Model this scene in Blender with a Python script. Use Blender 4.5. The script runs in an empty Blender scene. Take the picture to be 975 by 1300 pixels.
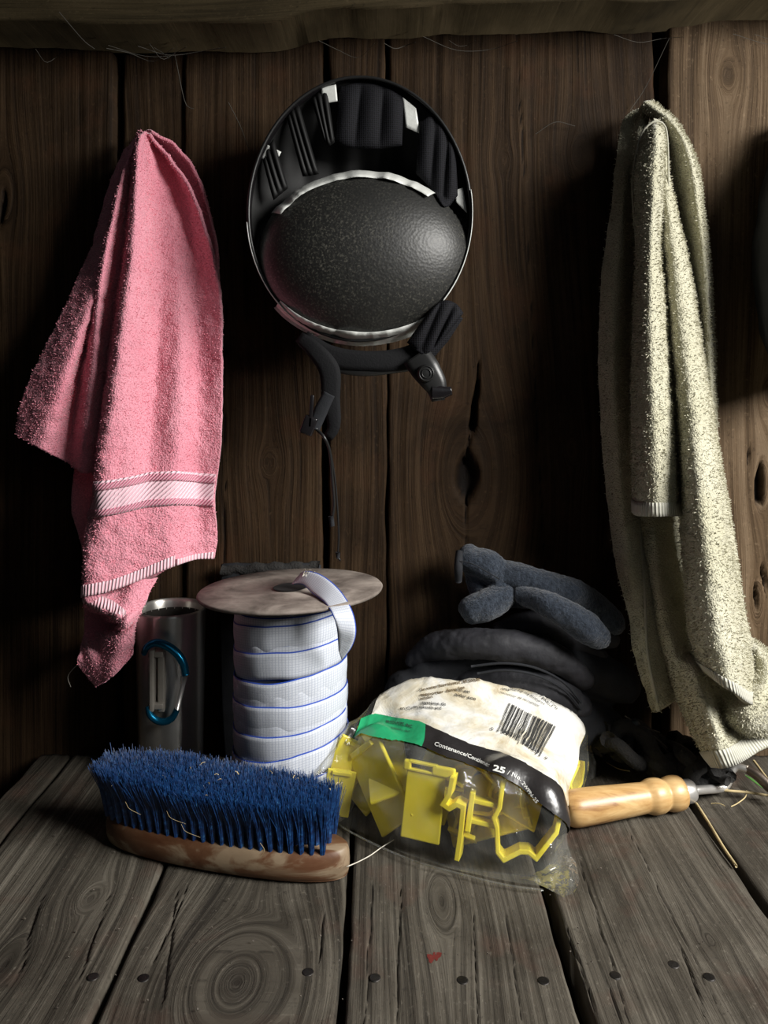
import bpy, bmesh, math, random
import numpy as np
from mathutils import Vector, Matrix, Euler
from mathutils.bvhtree import BVHTree
random.seed(7); rng = np.random.default_rng(7)
SC = bpy.context.scene
COL = SC.collection
PI = math.pi

# ---------------------------------------------------------------- camera / light
F = 1050.0; CX = 487.5; HY = 480.0; H = 0.4476      # focal length in px, horizon row, eye height over the bench
cam_d = bpy.data.cameras.new('camera'); cam = bpy.data.objects.new('camera', cam_d); COL.objects.link(cam)
cam.location = (0, 0, H); cam.rotation_euler = (PI/2, 0, 0)
cam_d.sensor_fit = 'VERTICAL'; cam_d.sensor_height = 36.0; cam_d.lens = F/1300*36.0
cam_d.shift_y = -(650-HY)/1300.0; cam_d.clip_start = 0.01; cam_d.clip_end = 60
SC.camera = cam
w = bpy.data.worlds.new('world'); SC.world = w; w.use_nodes = True
w.node_tree.nodes['Background'].inputs[0].default_value = (0.80, 0.92, 1.0, 1)
w.node_tree.nodes['Background'].inputs[1].default_value = 0.005
def area(name, loc, target, size, power, color):
    l = bpy.data.lights.new(name, 'AREA'); l.shape = 'RECTANGLE'; l.size = size[0]; l.size_y = size[1]
    l.energy = power; l.color = color
    o = bpy.data.objects.new(name, l); COL.objects.link(o); o.location = loc
    o.rotation_euler = (Vector(target)-Vector(loc)).to_track_quat('-Z', 'Y').to_euler(); return o
area('window_daylight', (1.22, 0.06, 0.98), (0.16, 0.80, 0.0), (0.75, 0.55), 22.5, (1.0, 0.98, 0.94)).data.spread = 1.9
area('added_fill', (0.7, -1.5, 1.3), (0.2, 0.8, 0.0), (0.9, 1.4), 1.6, (0.90, 0.96, 1.0))  # added fill from behind the camera, no known opening there
SC.view_settings.view_transform = 'Standard'; SC.view_settings.look = 'None'
SC.view_settings.gamma = 1; SC.view_settings.use_curve_mapping = False
SC.view_settings.exposure = -0.05

# ---------------------------------------------------------------- maths helpers
def P(px, py, d): return ((px-CX)/F*d, d, H-(py-HY)/F*d)
def FD(py): return 470.0/(py-HY)                    # depth of the bench top at an image row
def G(px, py, z=0.0):
    d = (H-z)*F/(py-HY); return (((px-CX)/F*d), d, z)
def _h(ix, iy, iz, s):
    n = (ix*73856093) ^ (iy*19349663) ^ (iz*83492791) ^ (s*2654435)
    n = (n ^ (n >> 13))*1274126177 & 0x7fffffff
    return ((n ^ (n >> 16)) & 0xffff)/65535.0
def vnoise(x, y, z=0.0, s=0):
    x, y, z = np.broadcast_arrays(np.asarray(x, float), np.asarray(y, float), np.asarray(z, float))
    xi, yi, zi = [np.floor(a).astype(np.int64) for a in (x, y, z)]
    f = [a-b for a, b in ((x, xi), (y, yi), (z, zi))]; f = [t*t*(3-2*t) for t in f]
    r = 0
    for i in (0, 1):
        for j in (0, 1):
            for k in (0, 1):
                r = r + _h(xi+i, yi+j, zi+k, s)*(f[0] if i else 1-f[0])*(f[1] if j else 1-f[1])*(f[2] if k else 1-f[2])
    return r*2-1
def fbm(x, y, z=0.0, s=0, o=3):
    r = 0; a = 1
    for i in range(o): r = r + a*vnoise(x*2**i, y*2**i, z*2**i, s+i); a *= .5
    return r
def catmull(pts, t):
    """pts (n,k); t in 0..n-1"""
    pts = np.asarray(pts, float); n = len(pts)
    p = np.vstack([2*pts[0]-pts[1], pts, 2*pts[-1]-pts[-2]])
    i = np.clip(np.floor(t).astype(int), 0, n-2); f = (t-i)[:, None]
    p0, p1, p2, p3 = p[i], p[i+1], p[i+2], p[i+3]
    return .5*((2*p1)+(-p0+p2)*f+(2*p0-5*p1+4*p2-p3)*f*f+(-p0+3*p1-3*p2+p3)*f**3)
def curve(pts, n, arc=True):
    pts = np.asarray(pts, float)
    if arc:
        seg = np.linalg.norm(np.diff(pts[:, :2], axis=0), axis=1)+1e-6; cum = np.r_[0, np.cumsum(seg)]
        t = np.interp(np.linspace(0, cum[-1], n), cum, np.arange(len(pts)))
    else: t = np.linspace(0, len(pts)-1, n)
    return catmull(pts, t)
class Surf:
    """sheet lofted through fold lines; each fold line is a list of (px, py, depth)"""
    def __init__(s, cols, nu, nv, wall=True):
        c = np.array([curve(k, nv) for k in cols])             # (K, nv, 3)
        t = np.linspace(0, len(cols)-1, nu); s.K = len(cols)
        g = np.array([catmull(c[:, j], t) for j in range(nv)]) # (nv, nu, 3)
        if wall: g[..., 2] = 1.0-g[..., 2]                     # third value given as distance out of the wall
        s.g = g; s.nu = nu; s.nv = nv
    def world(s):
        px, py, d = s.g[..., 0], s.g[..., 1], s.g[..., 2]
        return np.stack([(px-CX)/F*d, d, H-(py-HY)/F*d], -1)
    def at(s, u, v):
        """u in 0..K-1, v in 0..1 -> world points (vectorised)"""
        W = s.world(); x = np.clip(np.asarray(u)/(s.K-1)*(s.nu-1), 0, s.nu-1.001); y = np.clip(np.asarray(v)*(s.nv-1), 0, s.nv-1.001)
        i = x.astype(int); j = y.astype(int); a = (x-i)[..., None]; b = (y-j)[..., None]
        return (W[j, i]*(1-a)+W[j, i+1]*a)*(1-b)+(W[j+1, i]*(1-a)+W[j+1, i+1]*a)*b
    def v_of(s, u, py):
        i = int(round(u/(s.K-1)*(s.nu-1))); col = s.g[:, i, 1]
        if col[-1] >= col[0] and col.argmax() > s.nv*.6:
            m = int(col.argmax()); return float(np.interp(py, col[:m+1], np.arange(m+1)))/(s.nv-1)
        m = int(col.argmin()); return float(np.interp(-py, -col[:m+1], np.arange(m+1)))/(s.nv-1)
def grid_normals(W):
    du = np.gradient(W, axis=1); dv = np.gradient(W, axis=0); n = np.cross(du, dv)
    n /= np.linalg.norm(n, axis=-1, keepdims=True)+1e-12
    if n[..., 1].mean() > 0: n = -n
    return n

class MB:
    def __init__(s): s.v = []; s.f = []; s.n = 0; s.uv = None
    def add(s, v, f):
        v = np.asarray(v, float).reshape(-1, 3); s.v.append(v)
        o = s.n; s.f.extend([tuple(int(i)+o for i in q) for q in f]); s.n += len(v); return s
    def grid(s, W, closed_u=False):
        nv, nu = W.shape[:2]; idx = np.arange(nv*nu).reshape(nv, nu)
        if closed_u: idx = np.hstack([idx, idx[:, :1]])
        q = np.stack([idx[:-1, :-1], idx[:-1, 1:], idx[1:, 1:], idx[1:, :-1]], -1).reshape(-1, 4)
        return s.add(W.reshape(-1, 3), q.tolist())
    def box(s, c, size, rot=None, bev=0.0):
        bm = bmesh.new(); bmesh.ops.create_cube(bm, size=1.0)
        bmesh.ops.scale(bm, vec=size, verts=bm.verts)
        if bev: bmesh.ops.bevel(bm, geom=list(bm.edges), offset=bev, segments=2, affect='EDGES', profile=.6)
        M = Matrix.Translation(c) @ (rot.to_matrix().to_4x4() if rot else Matrix())
        vs = [tuple(M @ v.co) for v in bm.verts]; bm.verts.index_update()
        fs = [[v.index for v in f.verts] for f in bm.faces]; bm.free(); return s.add(vs, fs)
    def tube(s, pts, r, n=10, res=None, flat=1.0, caps=True, up=None):
        pts = np.asarray(pts, float); r = np.full(len(pts), r) if np.isscalar(r) else np.asarray(r, float)
        if res:
            c = curve3(np.c_[pts, r], res); pts, r = c[:, :3], np.abs(c[:, 3])
        T = np.gradient(pts, axis=0); T /= np.linalg.norm(T, axis=1, keepdims=True)+1e-12
        a = np.array(up if up is not None else ([0, 0, 1] if abs(T[0][2]) < .9 else [1, 0, 0]), float)
        V = []
        for i in range(len(pts)):
            a = a-T[i]*a.dot(T[i]); a /= np.linalg.norm(a)+1e-12; b = np.cross(T[i], a)
            th = np.arange(n)*2*PI/n
            V.append(pts[i]+r[i]*(np.cos(th)[:, None]*a*flat+np.sin(th)[:, None]*b))
        W = np.array(V); o = s.n; s.grid(W, closed_u=True)
        if caps:
            s.f.append(tuple(o+i for i in range(n))); s.f.append(tuple(o+(len(pts)-1)*n+i for i in reversed(range(n))))
        return s
    def lathe(s, prof, c, axis=(0, 0, 1), n=48, a0=0, cap=False):
        """prof: (radius, height)"""
        ax = Vector(axis).normalized(); q = Vector((0, 0, 1)).rotation_difference(ax).to_matrix()
        R = np.array(q); prof = np.asarray(prof, float); th = np.arange(n)*2*PI/n
        W = np.stack([prof[:, 0:1]*np.cos(th), prof[:, 0:1]*np.sin(th), np.repeat(prof[:, 1:2], n, 1)], -1) @ R.T + np.array(c)
        return s.grid(W, closed_u=True)
def curve3(pts, n):
    pts = np.asarray(pts, float); seg = np.linalg.norm(np.diff(pts[:, :3], axis=0), axis=1)+1e-9; cum = np.r_[0, np.cumsum(seg)]
    return catmull(pts, np.interp(np.linspace(0, cum[-1], n), cum, np.arange(len(pts))))

# ---------------------------------------------------------------- object helpers
def origin(o):
    v = Vector((0, 0, 0))
    while o is not None: v += o.location; o = o.parent
    return v
def tag(o, label=None, cat=None, group=None, kind=None):
    if label: o['label'] = label
    if cat: o['category'] = cat
    if group: o['group'] = group
    if kind: o['kind'] = kind
    return o
def thing(name, label, cat, loc, group=None):
    o = bpy.data.objects.new(name, None); COL.objects.link(o); o.location = loc; o.empty_display_size = .02
    return tag(o, label, cat, group)
def build(name, mb, mat, parent=None, loc=None, smooth=True, sub=0, solid=0, bevel=0, angle=None):
    V = np.vstack(mb.v); org = Vector(loc) if loc is not None else (origin(parent) if parent else Vector((0, 0, 0)))
    V = V-np.array(org)
    me = bpy.data.meshes.new(name); me.from_pydata(V.tolist(), [], mb.f); me.update()
    if isinstance(mat, (list, tuple)):
        for m in mat: me.materials.append(m)
    else: me.materials.append(mat)
    if smooth: me.polygons.foreach_set('use_smooth', [True]*len(me.polygons))
    o = bpy.data.objects.new(name, me); COL.objects.link(o)
    if parent: o.parent = parent
    else: o.location = org
    if angle:
        bpy.context.view_layer.objects.active = o
        try: me.set_sharp_from_angle(angle=angle)
        except Exception: pass
    if solid:
        m = o.modifiers.new('solid', 'SOLIDIFY'); m.thickness = solid; m.offset = 0
    if bevel:
        m = o.modifiers.new('bevel', 'BEVEL'); m.width = bevel; m.segments = 2; m.limit_method = 'ANGLE'
    if sub:
        m = o.modifiers.new('sub', 'SUBSURF'); m.levels = sub; m.render_levels = sub
    return o
def attr(o, name, data, kind='FLOAT_VECTOR'):
    a = o.data.attributes.new(name, kind, 'POINT')
    a.data.foreach_set('vector' if kind == 'FLOAT_VECTOR' else 'value', np.asarray(data, np.float32).ravel())

# ---------------------------------------------------------------- materials
class NT:
    def __init__(s, name):
        s.m = bpy.data.materials.new(name); s.m.use_nodes = True; s.t = s.m.node_tree; s.t.nodes.clear()
        s.out = s.n('ShaderNodeOutputMaterial')
    def n(s, t, **k):
        x = s.t.nodes.new(t)
        for a, b in k.items():
            if a.startswith('i_'): 
                key = a[2:]; x.inputs[int(key) if key.isdigit() else key.replace('_', ' ')].default_value = b
            else: setattr(x, a, b)
        return x
    def l(s, a, b): s.t.links.new(a, b)
    def noise(s, vec, scale, detail=4, rough=.55, dist=0):
        x = s.n('ShaderNodeTexNoise'); x.inputs['Scale'].default_value = scale; x.inputs['Detail'].default_value = detail
        x.inputs['Roughness'].default_value = rough; x.inputs['Distortion'].default_value = dist
        if vec is not None: s.l(vec, x.inputs['Vector'])
        return x.outputs['Fac']
    def mapr(s, v, a, b, c=0., d=1.):
        x = s.n('ShaderNodeMapRange'); s.l(v, x.inputs[0])
        for i, q in enumerate((a, b, c, d)): x.inputs[i+1].default_value = q
        return x.outputs[0]
    def math(s, op, a, b=None):
        x = s.n('ShaderNodeMath', operation=op)
        for i, q in enumerate((a, b)):
            if q is None: continue
            if hasattr(q, 'is_linked') or hasattr(q, 'links'): s.l(q, x.inputs[i])
            else: x.inputs[i].default_value = q
        return x.outputs[0]
    def mix(s, f, a, b, blend='MIX'):
        x = s.n('ShaderNodeMix', data_type='RGBA', blend_type=blend)
        for i, q in ((0, f), (6, a), (7, b)):
            if hasattr(q, 'links'): s.l(q, x.inputs[i])
            elif isinstance(q, (int, float)): x.inputs[i].default_value = q
            else: x.inputs[i].default_value = (*q, 1)
        return x.outputs[2]
    def ramp(s, v, stops):
        x = s.n('ShaderNodeValToRGB'); s.l(v, x.inputs[0]); e = x.color_ramp.elements
        while len(e) < len(stops): e.new(.5)
        for q, (p, c) in zip(e, stops): q.position = p; q.color = (*c, 1) if len(c) == 3 else c
        return x.outputs[0]
    def vec(s, src, sc=(1, 1, 1)):
        x = s.n('ShaderNodeMapping'); s.l(src, x.inputs[0]); x.inputs['Scale'].default_value = sc; return x.outputs[0]
    def bump(s, h, strength=.5, dist=.001, prev=None):
        x = s.n('ShaderNodeBump'); x.inputs['Strength'].default_value = strength; x.inputs['Distance'].default_value = dist
        s.l(h, x.inputs['Height'])
        if prev is not None: s.l(prev, x.inputs['Normal'])
        return x.outputs[0]
    def bsdf(s, col, rough=.6, metal=0., normal=None, spec=.5, sheen=0., **k):
        b = s.n('ShaderNodeBsdfPrincipled')
        if hasattr(col, 'links'): s.l(col, b.inputs['Base Color'])
        else: b.inputs['Base Color'].default_value = (*col, 1)
        if hasattr(rough, 'links'): s.l(rough, b.inputs['Roughness'])
        else: b.inputs['Roughness'].default_value = rough
        b.inputs['Metallic'].default_value = metal; b.inputs['Specular IOR Level'].default_value = spec
        b.inputs['Sheen Weight'].default_value = sheen
        for a, q in k.items(): b.inputs[a.replace('_', ' ')].default_value = q
        if normal is not None: s.l(normal, b.inputs['Normal'])
        s.l(b.outputs[0], s.out.inputs[0]); s.b = b; return s.m
    def obj(s): return s.n('ShaderNodeTexCoord').outputs['Object']
    def geo(s): return s.n('ShaderNodeNewGeometry').outputs['Position']
    def attrv(s, name, fac=False):
        x = s.n('ShaderNodeAttribute'); x.attribute_name = name; return x.outputs['Fac' if fac else 'Vector']

def wood_mat(name, dark, mid, light, stain, bump=1.0, fine=210, rough=.75, stain_amt=.6, reddish=None, spec=.12):
    t = NT(name); g = t.attrv('grain'); dirt_shade = t.attrv('dirt_shade', True)
    fine_n = t.noise(t.vec(g, (fine, 5, 1)), 1.0, 5, .65)
    broad = t.noise(t.vec(g, (fine*.32, 2.2, 1)), 1.0, 4, .6)
    patch = t.noise(t.vec(g, (9, 6, 1)), 1.0, 5, .6, .6)
    speck = t.noise(t.vec(g, (300, 160, 1)), 1.0, 3, .7)
    s = t.math('ADD', t.math('MULTIPLY', fine_n, .5), t.math('MULTIPLY', broad, .5))
    c = t.ramp(s, [(.36, dark), (.50, mid), (.66, light)])
    c = t.mix(t.mapr(patch, .42, .68, 0, stain_amt), c, stain)
    if reddish: c = t.mix(t.mapr(t.noise(t.vec(g, (14, 11, 1)), 1.3, 3, .6), .55, .72, 0, .55), c, reddish)
    c = t.mix(t.mapr(speck, .60, .78, 0, .35), c, tuple(min(1, x*1.7) for x in light))
    c = t.mix(t.mapr(speck, .40, .28, 0, .5), c, tuple(x*.4 for x in dark))
    c = t.mix(dirt_shade, c, (.006, .004, .003))  # knot dirt and painted crack shade, near black
    b1 = t.bump(s, min(1, .9*bump), .0035)
    b2 = t.bump(speck, .35, .0008, b1)
    return t.bsdf(c, rough, normal=b2, spec=spec)

def simple(name, col, rough=.5, metal=0., bump=None, var=.12, nscale=40, **k):
    t = NT(name); o = t.geo(); n = t.noise(o, nscale, 5)
    c = t.mix(t.mapr(n, .3, .7, 0, 1), tuple(x*(1-var) for x in col), tuple(min(1, x*(1+var)) for x in col))
    nm = t.bump(t.noise(o, bump[0], 3), bump[1], bump[2]) if bump else None
    return t.bsdf(c, rough, metal, normal=nm, **k)

M = {}
M['wall_wood'] = wood_mat('wall_wood', (.010, .0055, .0025), (.032, .018, .0085), (.060, .036, .018), (.012, .0065, .003), .8, 330, .72, .75, (.050, .022, .010))
M['bench_wood'] = wood_mat('bench_wood', (.022, .019, .015), (.078, .068, .053), (.150, .134, .108), (.026, .021, .015), .9, 300, .72, .9, (.080, .044, .032), .25)
M['lit_wall_wood'] = wood_mat('lit_wall_wood', (.03, .018, .009), (.105, .068, .038), (.19, .135, .085), (.05, .032, .018), .8, 330, .72, .5)  # paler wall wood: stronger light on the right boards put into the colour
M['beam_wood'] = wood_mat('beam_wood', (.016, .012, .006), (.046, .034, .017), (.078, .058, .032), (.022, .016, .008), .7, 220, .8, .5)
def terry(name, a, b, fuzz):
    t = NT(name); o = t.geo(); v = t.n('ShaderNodeTexVoronoi'); v.inputs['Scale'].default_value = 520; t.l(o, v.inputs['Vector'])
    big = t.noise(o, 14, 3); c = t.mix(t.mapr(big, .3, .7), a, b)
    c = t.mix(t.mapr(v.outputs['Distance'], .2, .7, 0, .35), c, tuple(x*.45 for x in a))
    bm_ = t.bump(v.outputs['Distance'], .8, -.0012); bm_ = t.bump(t.noise(o, 160, 3), .6, .0015, bm_)
    return t.bsdf(c, .95, normal=bm_, spec=.15, sheen=fuzz)
M['pink'] = terry('pink_terry', (.80, .29, .37), (.88, .38, .46), .35)
M['pink_pile'] = simple('pink_pile', (.90, .38, .46), .95, spec=.1, var=.12)
M['sage'] = terry('sage_terry', (.44, .42, .30), (.54, .52, .40), .35)
M['sage_pile'] = simple('sage_pile', (.46, .44, .34), .95, spec=.1, var=.1)
def ribbed(name, a, b, sc, axis='X'):
    t = NT(name); uvv = t.attrv('uvw'); w_ = t.n('ShaderNodeTexWave'); w_.bands_direction = axis; w_.inputs['Scale'].default_value = sc
    w_.inputs['Distortion'].default_value = .3; t.l(uvv, w_.inputs['Vector'])
    c = t.mix(w_.outputs['Fac'], a, b)
    return t.bsdf(c, .85, normal=t.bump(w_.outputs['Fac'], .8, .0015), spec=.2, sheen=.2)
M['pink_hem'] = ribbed('pink_hem', (.80, .42, .49), (.95, .68, .74), .085)
M['pink_band'] = ribbed('pink_band', (.86, .52, .60), (.96, .70, .77), .11, 'DIAGONAL')
M['pink_chevron'] = ribbed('pink_chevron', (.60, .16, .25), (.86, .46, .54), .16, 'DIAGONAL')
M['sage_hem'] = ribbed('sage_hem', (.38, .37, .30), (.58, .57, .50), .085)
M['steel'] = NT('brushed_steel')
t = M['steel']; o = t.geo(); n_ = t.noise(t.vec(o, (30, 30, 900)), 1.0, 3)
M['steel'] = t.bsdf(t.ramp(t.noise(o, 30, 4), [(.3, (.58, .56, .52)), (.7, (.70, .68, .64))]), t.mapr(n_, .2, .8, .30, .45), .88, normal=t.bump(n_, .1, .0004))
tg = t.n('ShaderNodeTangent'); tg.direction_type = 'RADIAL'; tg.axis = 'Z'; t.l(tg.outputs[0], t.b.inputs['Tangent']); t.b.inputs['Anisotropic'].default_value = .85; t.b.inputs['Anisotropic Rotation'].default_value = .25
M['polished'] = simple('polished_steel', (.75, .73, .70), .34, .8)
M['dark_steel'] = simple('worn_steel', (.22, .18, .15), .42, 1.0, bump=(300, .3, .0005), var=.4)
M['blue_metal'] = simple('blue_anodised', (.008, .16, .30), .25, .85, var=.1)
M['clear_plastic'] = simple('grey_plastic', (.26, .24, .21), .3, .3)
M['dark_inside'] = simple('mug_inside', (.03, .026, .022), .5, .5)
M['disc'] = None
t = NT('dusty_disc'); o = t.geo(); n_ = t.noise(o, 22, 6, .65, .4)
M['disc'] = t.bsdf(t.ramp(n_, [(.32, (.085, .068, .058)), (.5, (.22, .185, .16)), (.68, (.36, .31, .27))]), .75, normal=t.bump(t.noise(o, 200, 4), .25, .0006), spec=.3)
M['black_plastic'] = simple('black_plastic', (.012, .012, .012), .38, bump=(90, .2, .0006))
M['strap_black'] = simple('strap_black', (.006, .006, .007), .8, bump=(500, .5, .0008), spec=.2)
M['shaded_liner'] = simple('shaded_liner', (.005, .005, .005), .6, spec=.3)  # rim shade over the helmet's upper interior put into the colour
M['gloss_black'] = simple('gloss_black_shell', (.010, .009, .010), .16)
M['black_cloth'] = simple('black_cloth', (.016, .017, .020), .85, bump=(700, .5, .0006), spec=.25, var=.3)
M['padded'] = simple('padded_fabric', (.019, .019, .023), .7, bump=(60, .5, .003), spec=.35, var=.3)
t = NT('fleece'); o = t.geo(); n_ = t.noise(o, 260, 4, .7)
M['fleece'] = t.bsdf(t.ramp(n_, [(.35, (.012, .017, .026)), (.6, (.036, .046, .064))]), .95, normal=t.bump(n_, 1.0, .003), spec=.15, sheen=.25)
t = NT('mesh_fabric'); o = t.attrv('uvw'); v = t.n('ShaderNodeTexVoronoi'); v.inputs['Scale'].default_value = 1.0; v.inputs['Randomness'].default_value = .15; t.l(o, v.inputs['Vector'])
M['mesh'] = t.bsdf(t.ramp(v.outputs['Distance'], [(.22, (.001, .001, .001)), (.45, (.008, .008, .011))]), .8, normal=t.bump(v.outputs['Distance'], .6, .0008), spec=.2)
t = NT('foam_liner'); o = t.geo(); v = t.n('ShaderNodeTexVoronoi'); v.inputs['Scale'].default_value = 330; t.l(o, v.inputs['Vector'])
dust = t.noise(o, 420, 4, .75); big = t.noise(o, 11, 3)
sp = t.math('MULTIPLY', t.mapr(dust, .52, .66, 0, 1), t.mapr(big, .35, .65, .15, .9))
M['foam'] = t.bsdf(t.mix(sp, (.016, .016, .015), (.12, .115, .095)), .47, normal=t.bump(v.outputs['Distance'], .25, .0008), spec=.5)
M['reflective'] = simple('white_tape', (.62, .63, .60), .33, bump=(70, .5, .002), var=.08, spec=.6)
M['rope'] = simple('dark_rope', (.014, .013, .012), .9, bump=(400, .8, .002), var=.4)
t = NT('fence_tape'); uvv = t.attrv('uvw'); sx = t.n('ShaderNodeSeparateXYZ'); t.l(uvv, sx.inputs[0])
def lines(sock, freq, w_):
    f = t.math('FRACT', t.math('MULTIPLY', sock, freq)); return t.math('LESS_THAN', f, w_)
gx = lines(sx.outputs[0], 1/.0032, .22); gy = lines(sx.outputs[1], 11.0, .16)
grid_ = t.math('MAXIMUM', gx, gy)
col = t.mix(t.math('MULTIPLY', grid_, .55), (.60, .63, .69), (.28, .32, .42))
edge = t.math('GREATER_THAN', t.math('ABSOLUTE', t.math('SUBTRACT', sx.outputs[1], .5)), .455)
col = t.mix(edge, col, (.03, .08, .42))
M['fence_tape'] = t.bsdf(col, .5, normal=t.bump(grid_, .4, -.0005), spec=.4)
t = NT('film'); lw = t.n('ShaderNodeLayerWeight'); lw.inputs[0].default_value = .35
tr = t.n('ShaderNodeBsdfTransparent'); tr.inputs[0].default_value = (.985, .985, .975, 1)
gl = t.n('ShaderNodeBsdfGlossy'); gl.inputs['Roughness'].default_value = .13; df = t.n('ShaderNodeBsdfDiffuse'); df.inputs[0].default_value = (.75, .76, .70, 1)
bp = t.bump(t.noise(t.geo(), 38, 4, .6, 1.5), .55, .006); t.l(bp, gl.inputs['Normal']); t.l(bp, lw.inputs['Normal'])
m1 = t.n('ShaderNodeMixShader'); m2 = t.n('ShaderNodeMixShader')
t.l(t.mapr(t.noise(t.geo(), 16, 4), .35, .75, .02, .13), m1.inputs[0]); t.l(tr.outputs[0], m1.inputs[1]); t.l(df.outputs[0], m1.inputs[2])
t.l(t.mapr(lw.outputs['Fresnel'], 0, 1, .04, .42), m2.inputs[0]); t.l(m1.outputs[0], m2.inputs[1]); t.l(gl.outputs[0], m2.inputs[2]); t.l(m2.outputs[0], t.out.inputs[0])
M['film'] = t.m
t = NT('printed_white'); o = t.geo(); n_ = t.noise(o, 20, 5, .65, .5)
M['print_white'] = t.bsdf(t.ramp(n_, [(.28, (.36, .27, .14)), (.42, (.62, .57, .45)), (.56, (.74, .73, .69))]), .32, normal=t.bump(t.noise(o, 45, 4, .6, 1), .4, .004), spec=.6)
M['print_black'] = simple('printed_black', (.022, .020, .020), .3, bump=(45, .4, .004), spec=.6)
M['print_green'] = simple('printed_green', (.02, .32, .13), .35, bump=(45, .4, .004), spec=.5)
M['ink'] = simple('ink', (.03, .03, .03), .6); M['ink_brown'] = simple('ink_brown', (.12, .08, .035), .6); M['ink_white'] = simple('white_lettering', (.72, .72, .68), .5)
M['yellow'] = simple('yellow_plastic', (.96, .80, .055), .32, var=.06, nscale=18, spec=.5, Subsurface_Weight=.15, Subsurface_Radius=(.01, .006, .001), Subsurface_Scale=.3)
t = NT('turned_wood'); o = t.obj(); n_ = t.noise(t.vec(o, (14, 90, 90)), 1.0, 5, .6, .4)
M['handle_wood'] = t.bsdf(t.ramp(n_, [(.28, (.22, .10, .035)), (.42, (.44, .26, .10)), (.62, (.60, .40, .18))]), .38, normal=t.bump(n_, .2, .0005), spec=.5)
t = NT('brush_wood'); o = t.obj(); n_ = t.noise(t.vec(o, (8, 26, 26)), 1.4, 5, .6, .8); n2 = t.noise(t.vec(o, (18, 60, 60)), 1.0, 4)
M['brush_wood'] = t.bsdf(t.mix(t.mapr(n2, .3, .7, 0, .45), t.ramp(n_, [(.40, (.085, .030, .012)), (.49, (.12, .052, .025)), (.58, (.27, .20, .13))]), (.10, .06, .03)), .5, normal=t.bump(n2, .3, .001), spec=.4)
t = NT('blue_bristle'); n_ = t.noise(t.geo(), 260, 3)
M['bristle'] = t.bsdf(t.ramp(n_, [(.35, (.0015, .012, .055)), (.6, (.004, .040, .145)), (.78, (.04, .14, .28))]), .42, spec=.5)
M['straw'] = simple('straw', (.42, .33, .17), .7, var=.3); M['twig'] = simple('twig', (.09, .075, .06), .8, var=.4)
M['leaf'] = simple('leaf', (.05, .14, .025), .5); M['thread'] = simple('thread', (.62, .58, .50), .8)
M['web'] = simple('cobweb', (.06, .055, .045), .9)
M['nail'] = simple('nail_head', (.035, .032, .030), .5, .8, bump=(300, .5, .001), var=.4)
M['red_paint'] = simple('red_paint', (.13, .018, .014), .6, bump=(300, .5, .001))
M['earth'] = simple('earth_floor', (.05, .04, .03), .95, bump=(20, .8, .02), var=.4, nscale=6)

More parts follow.
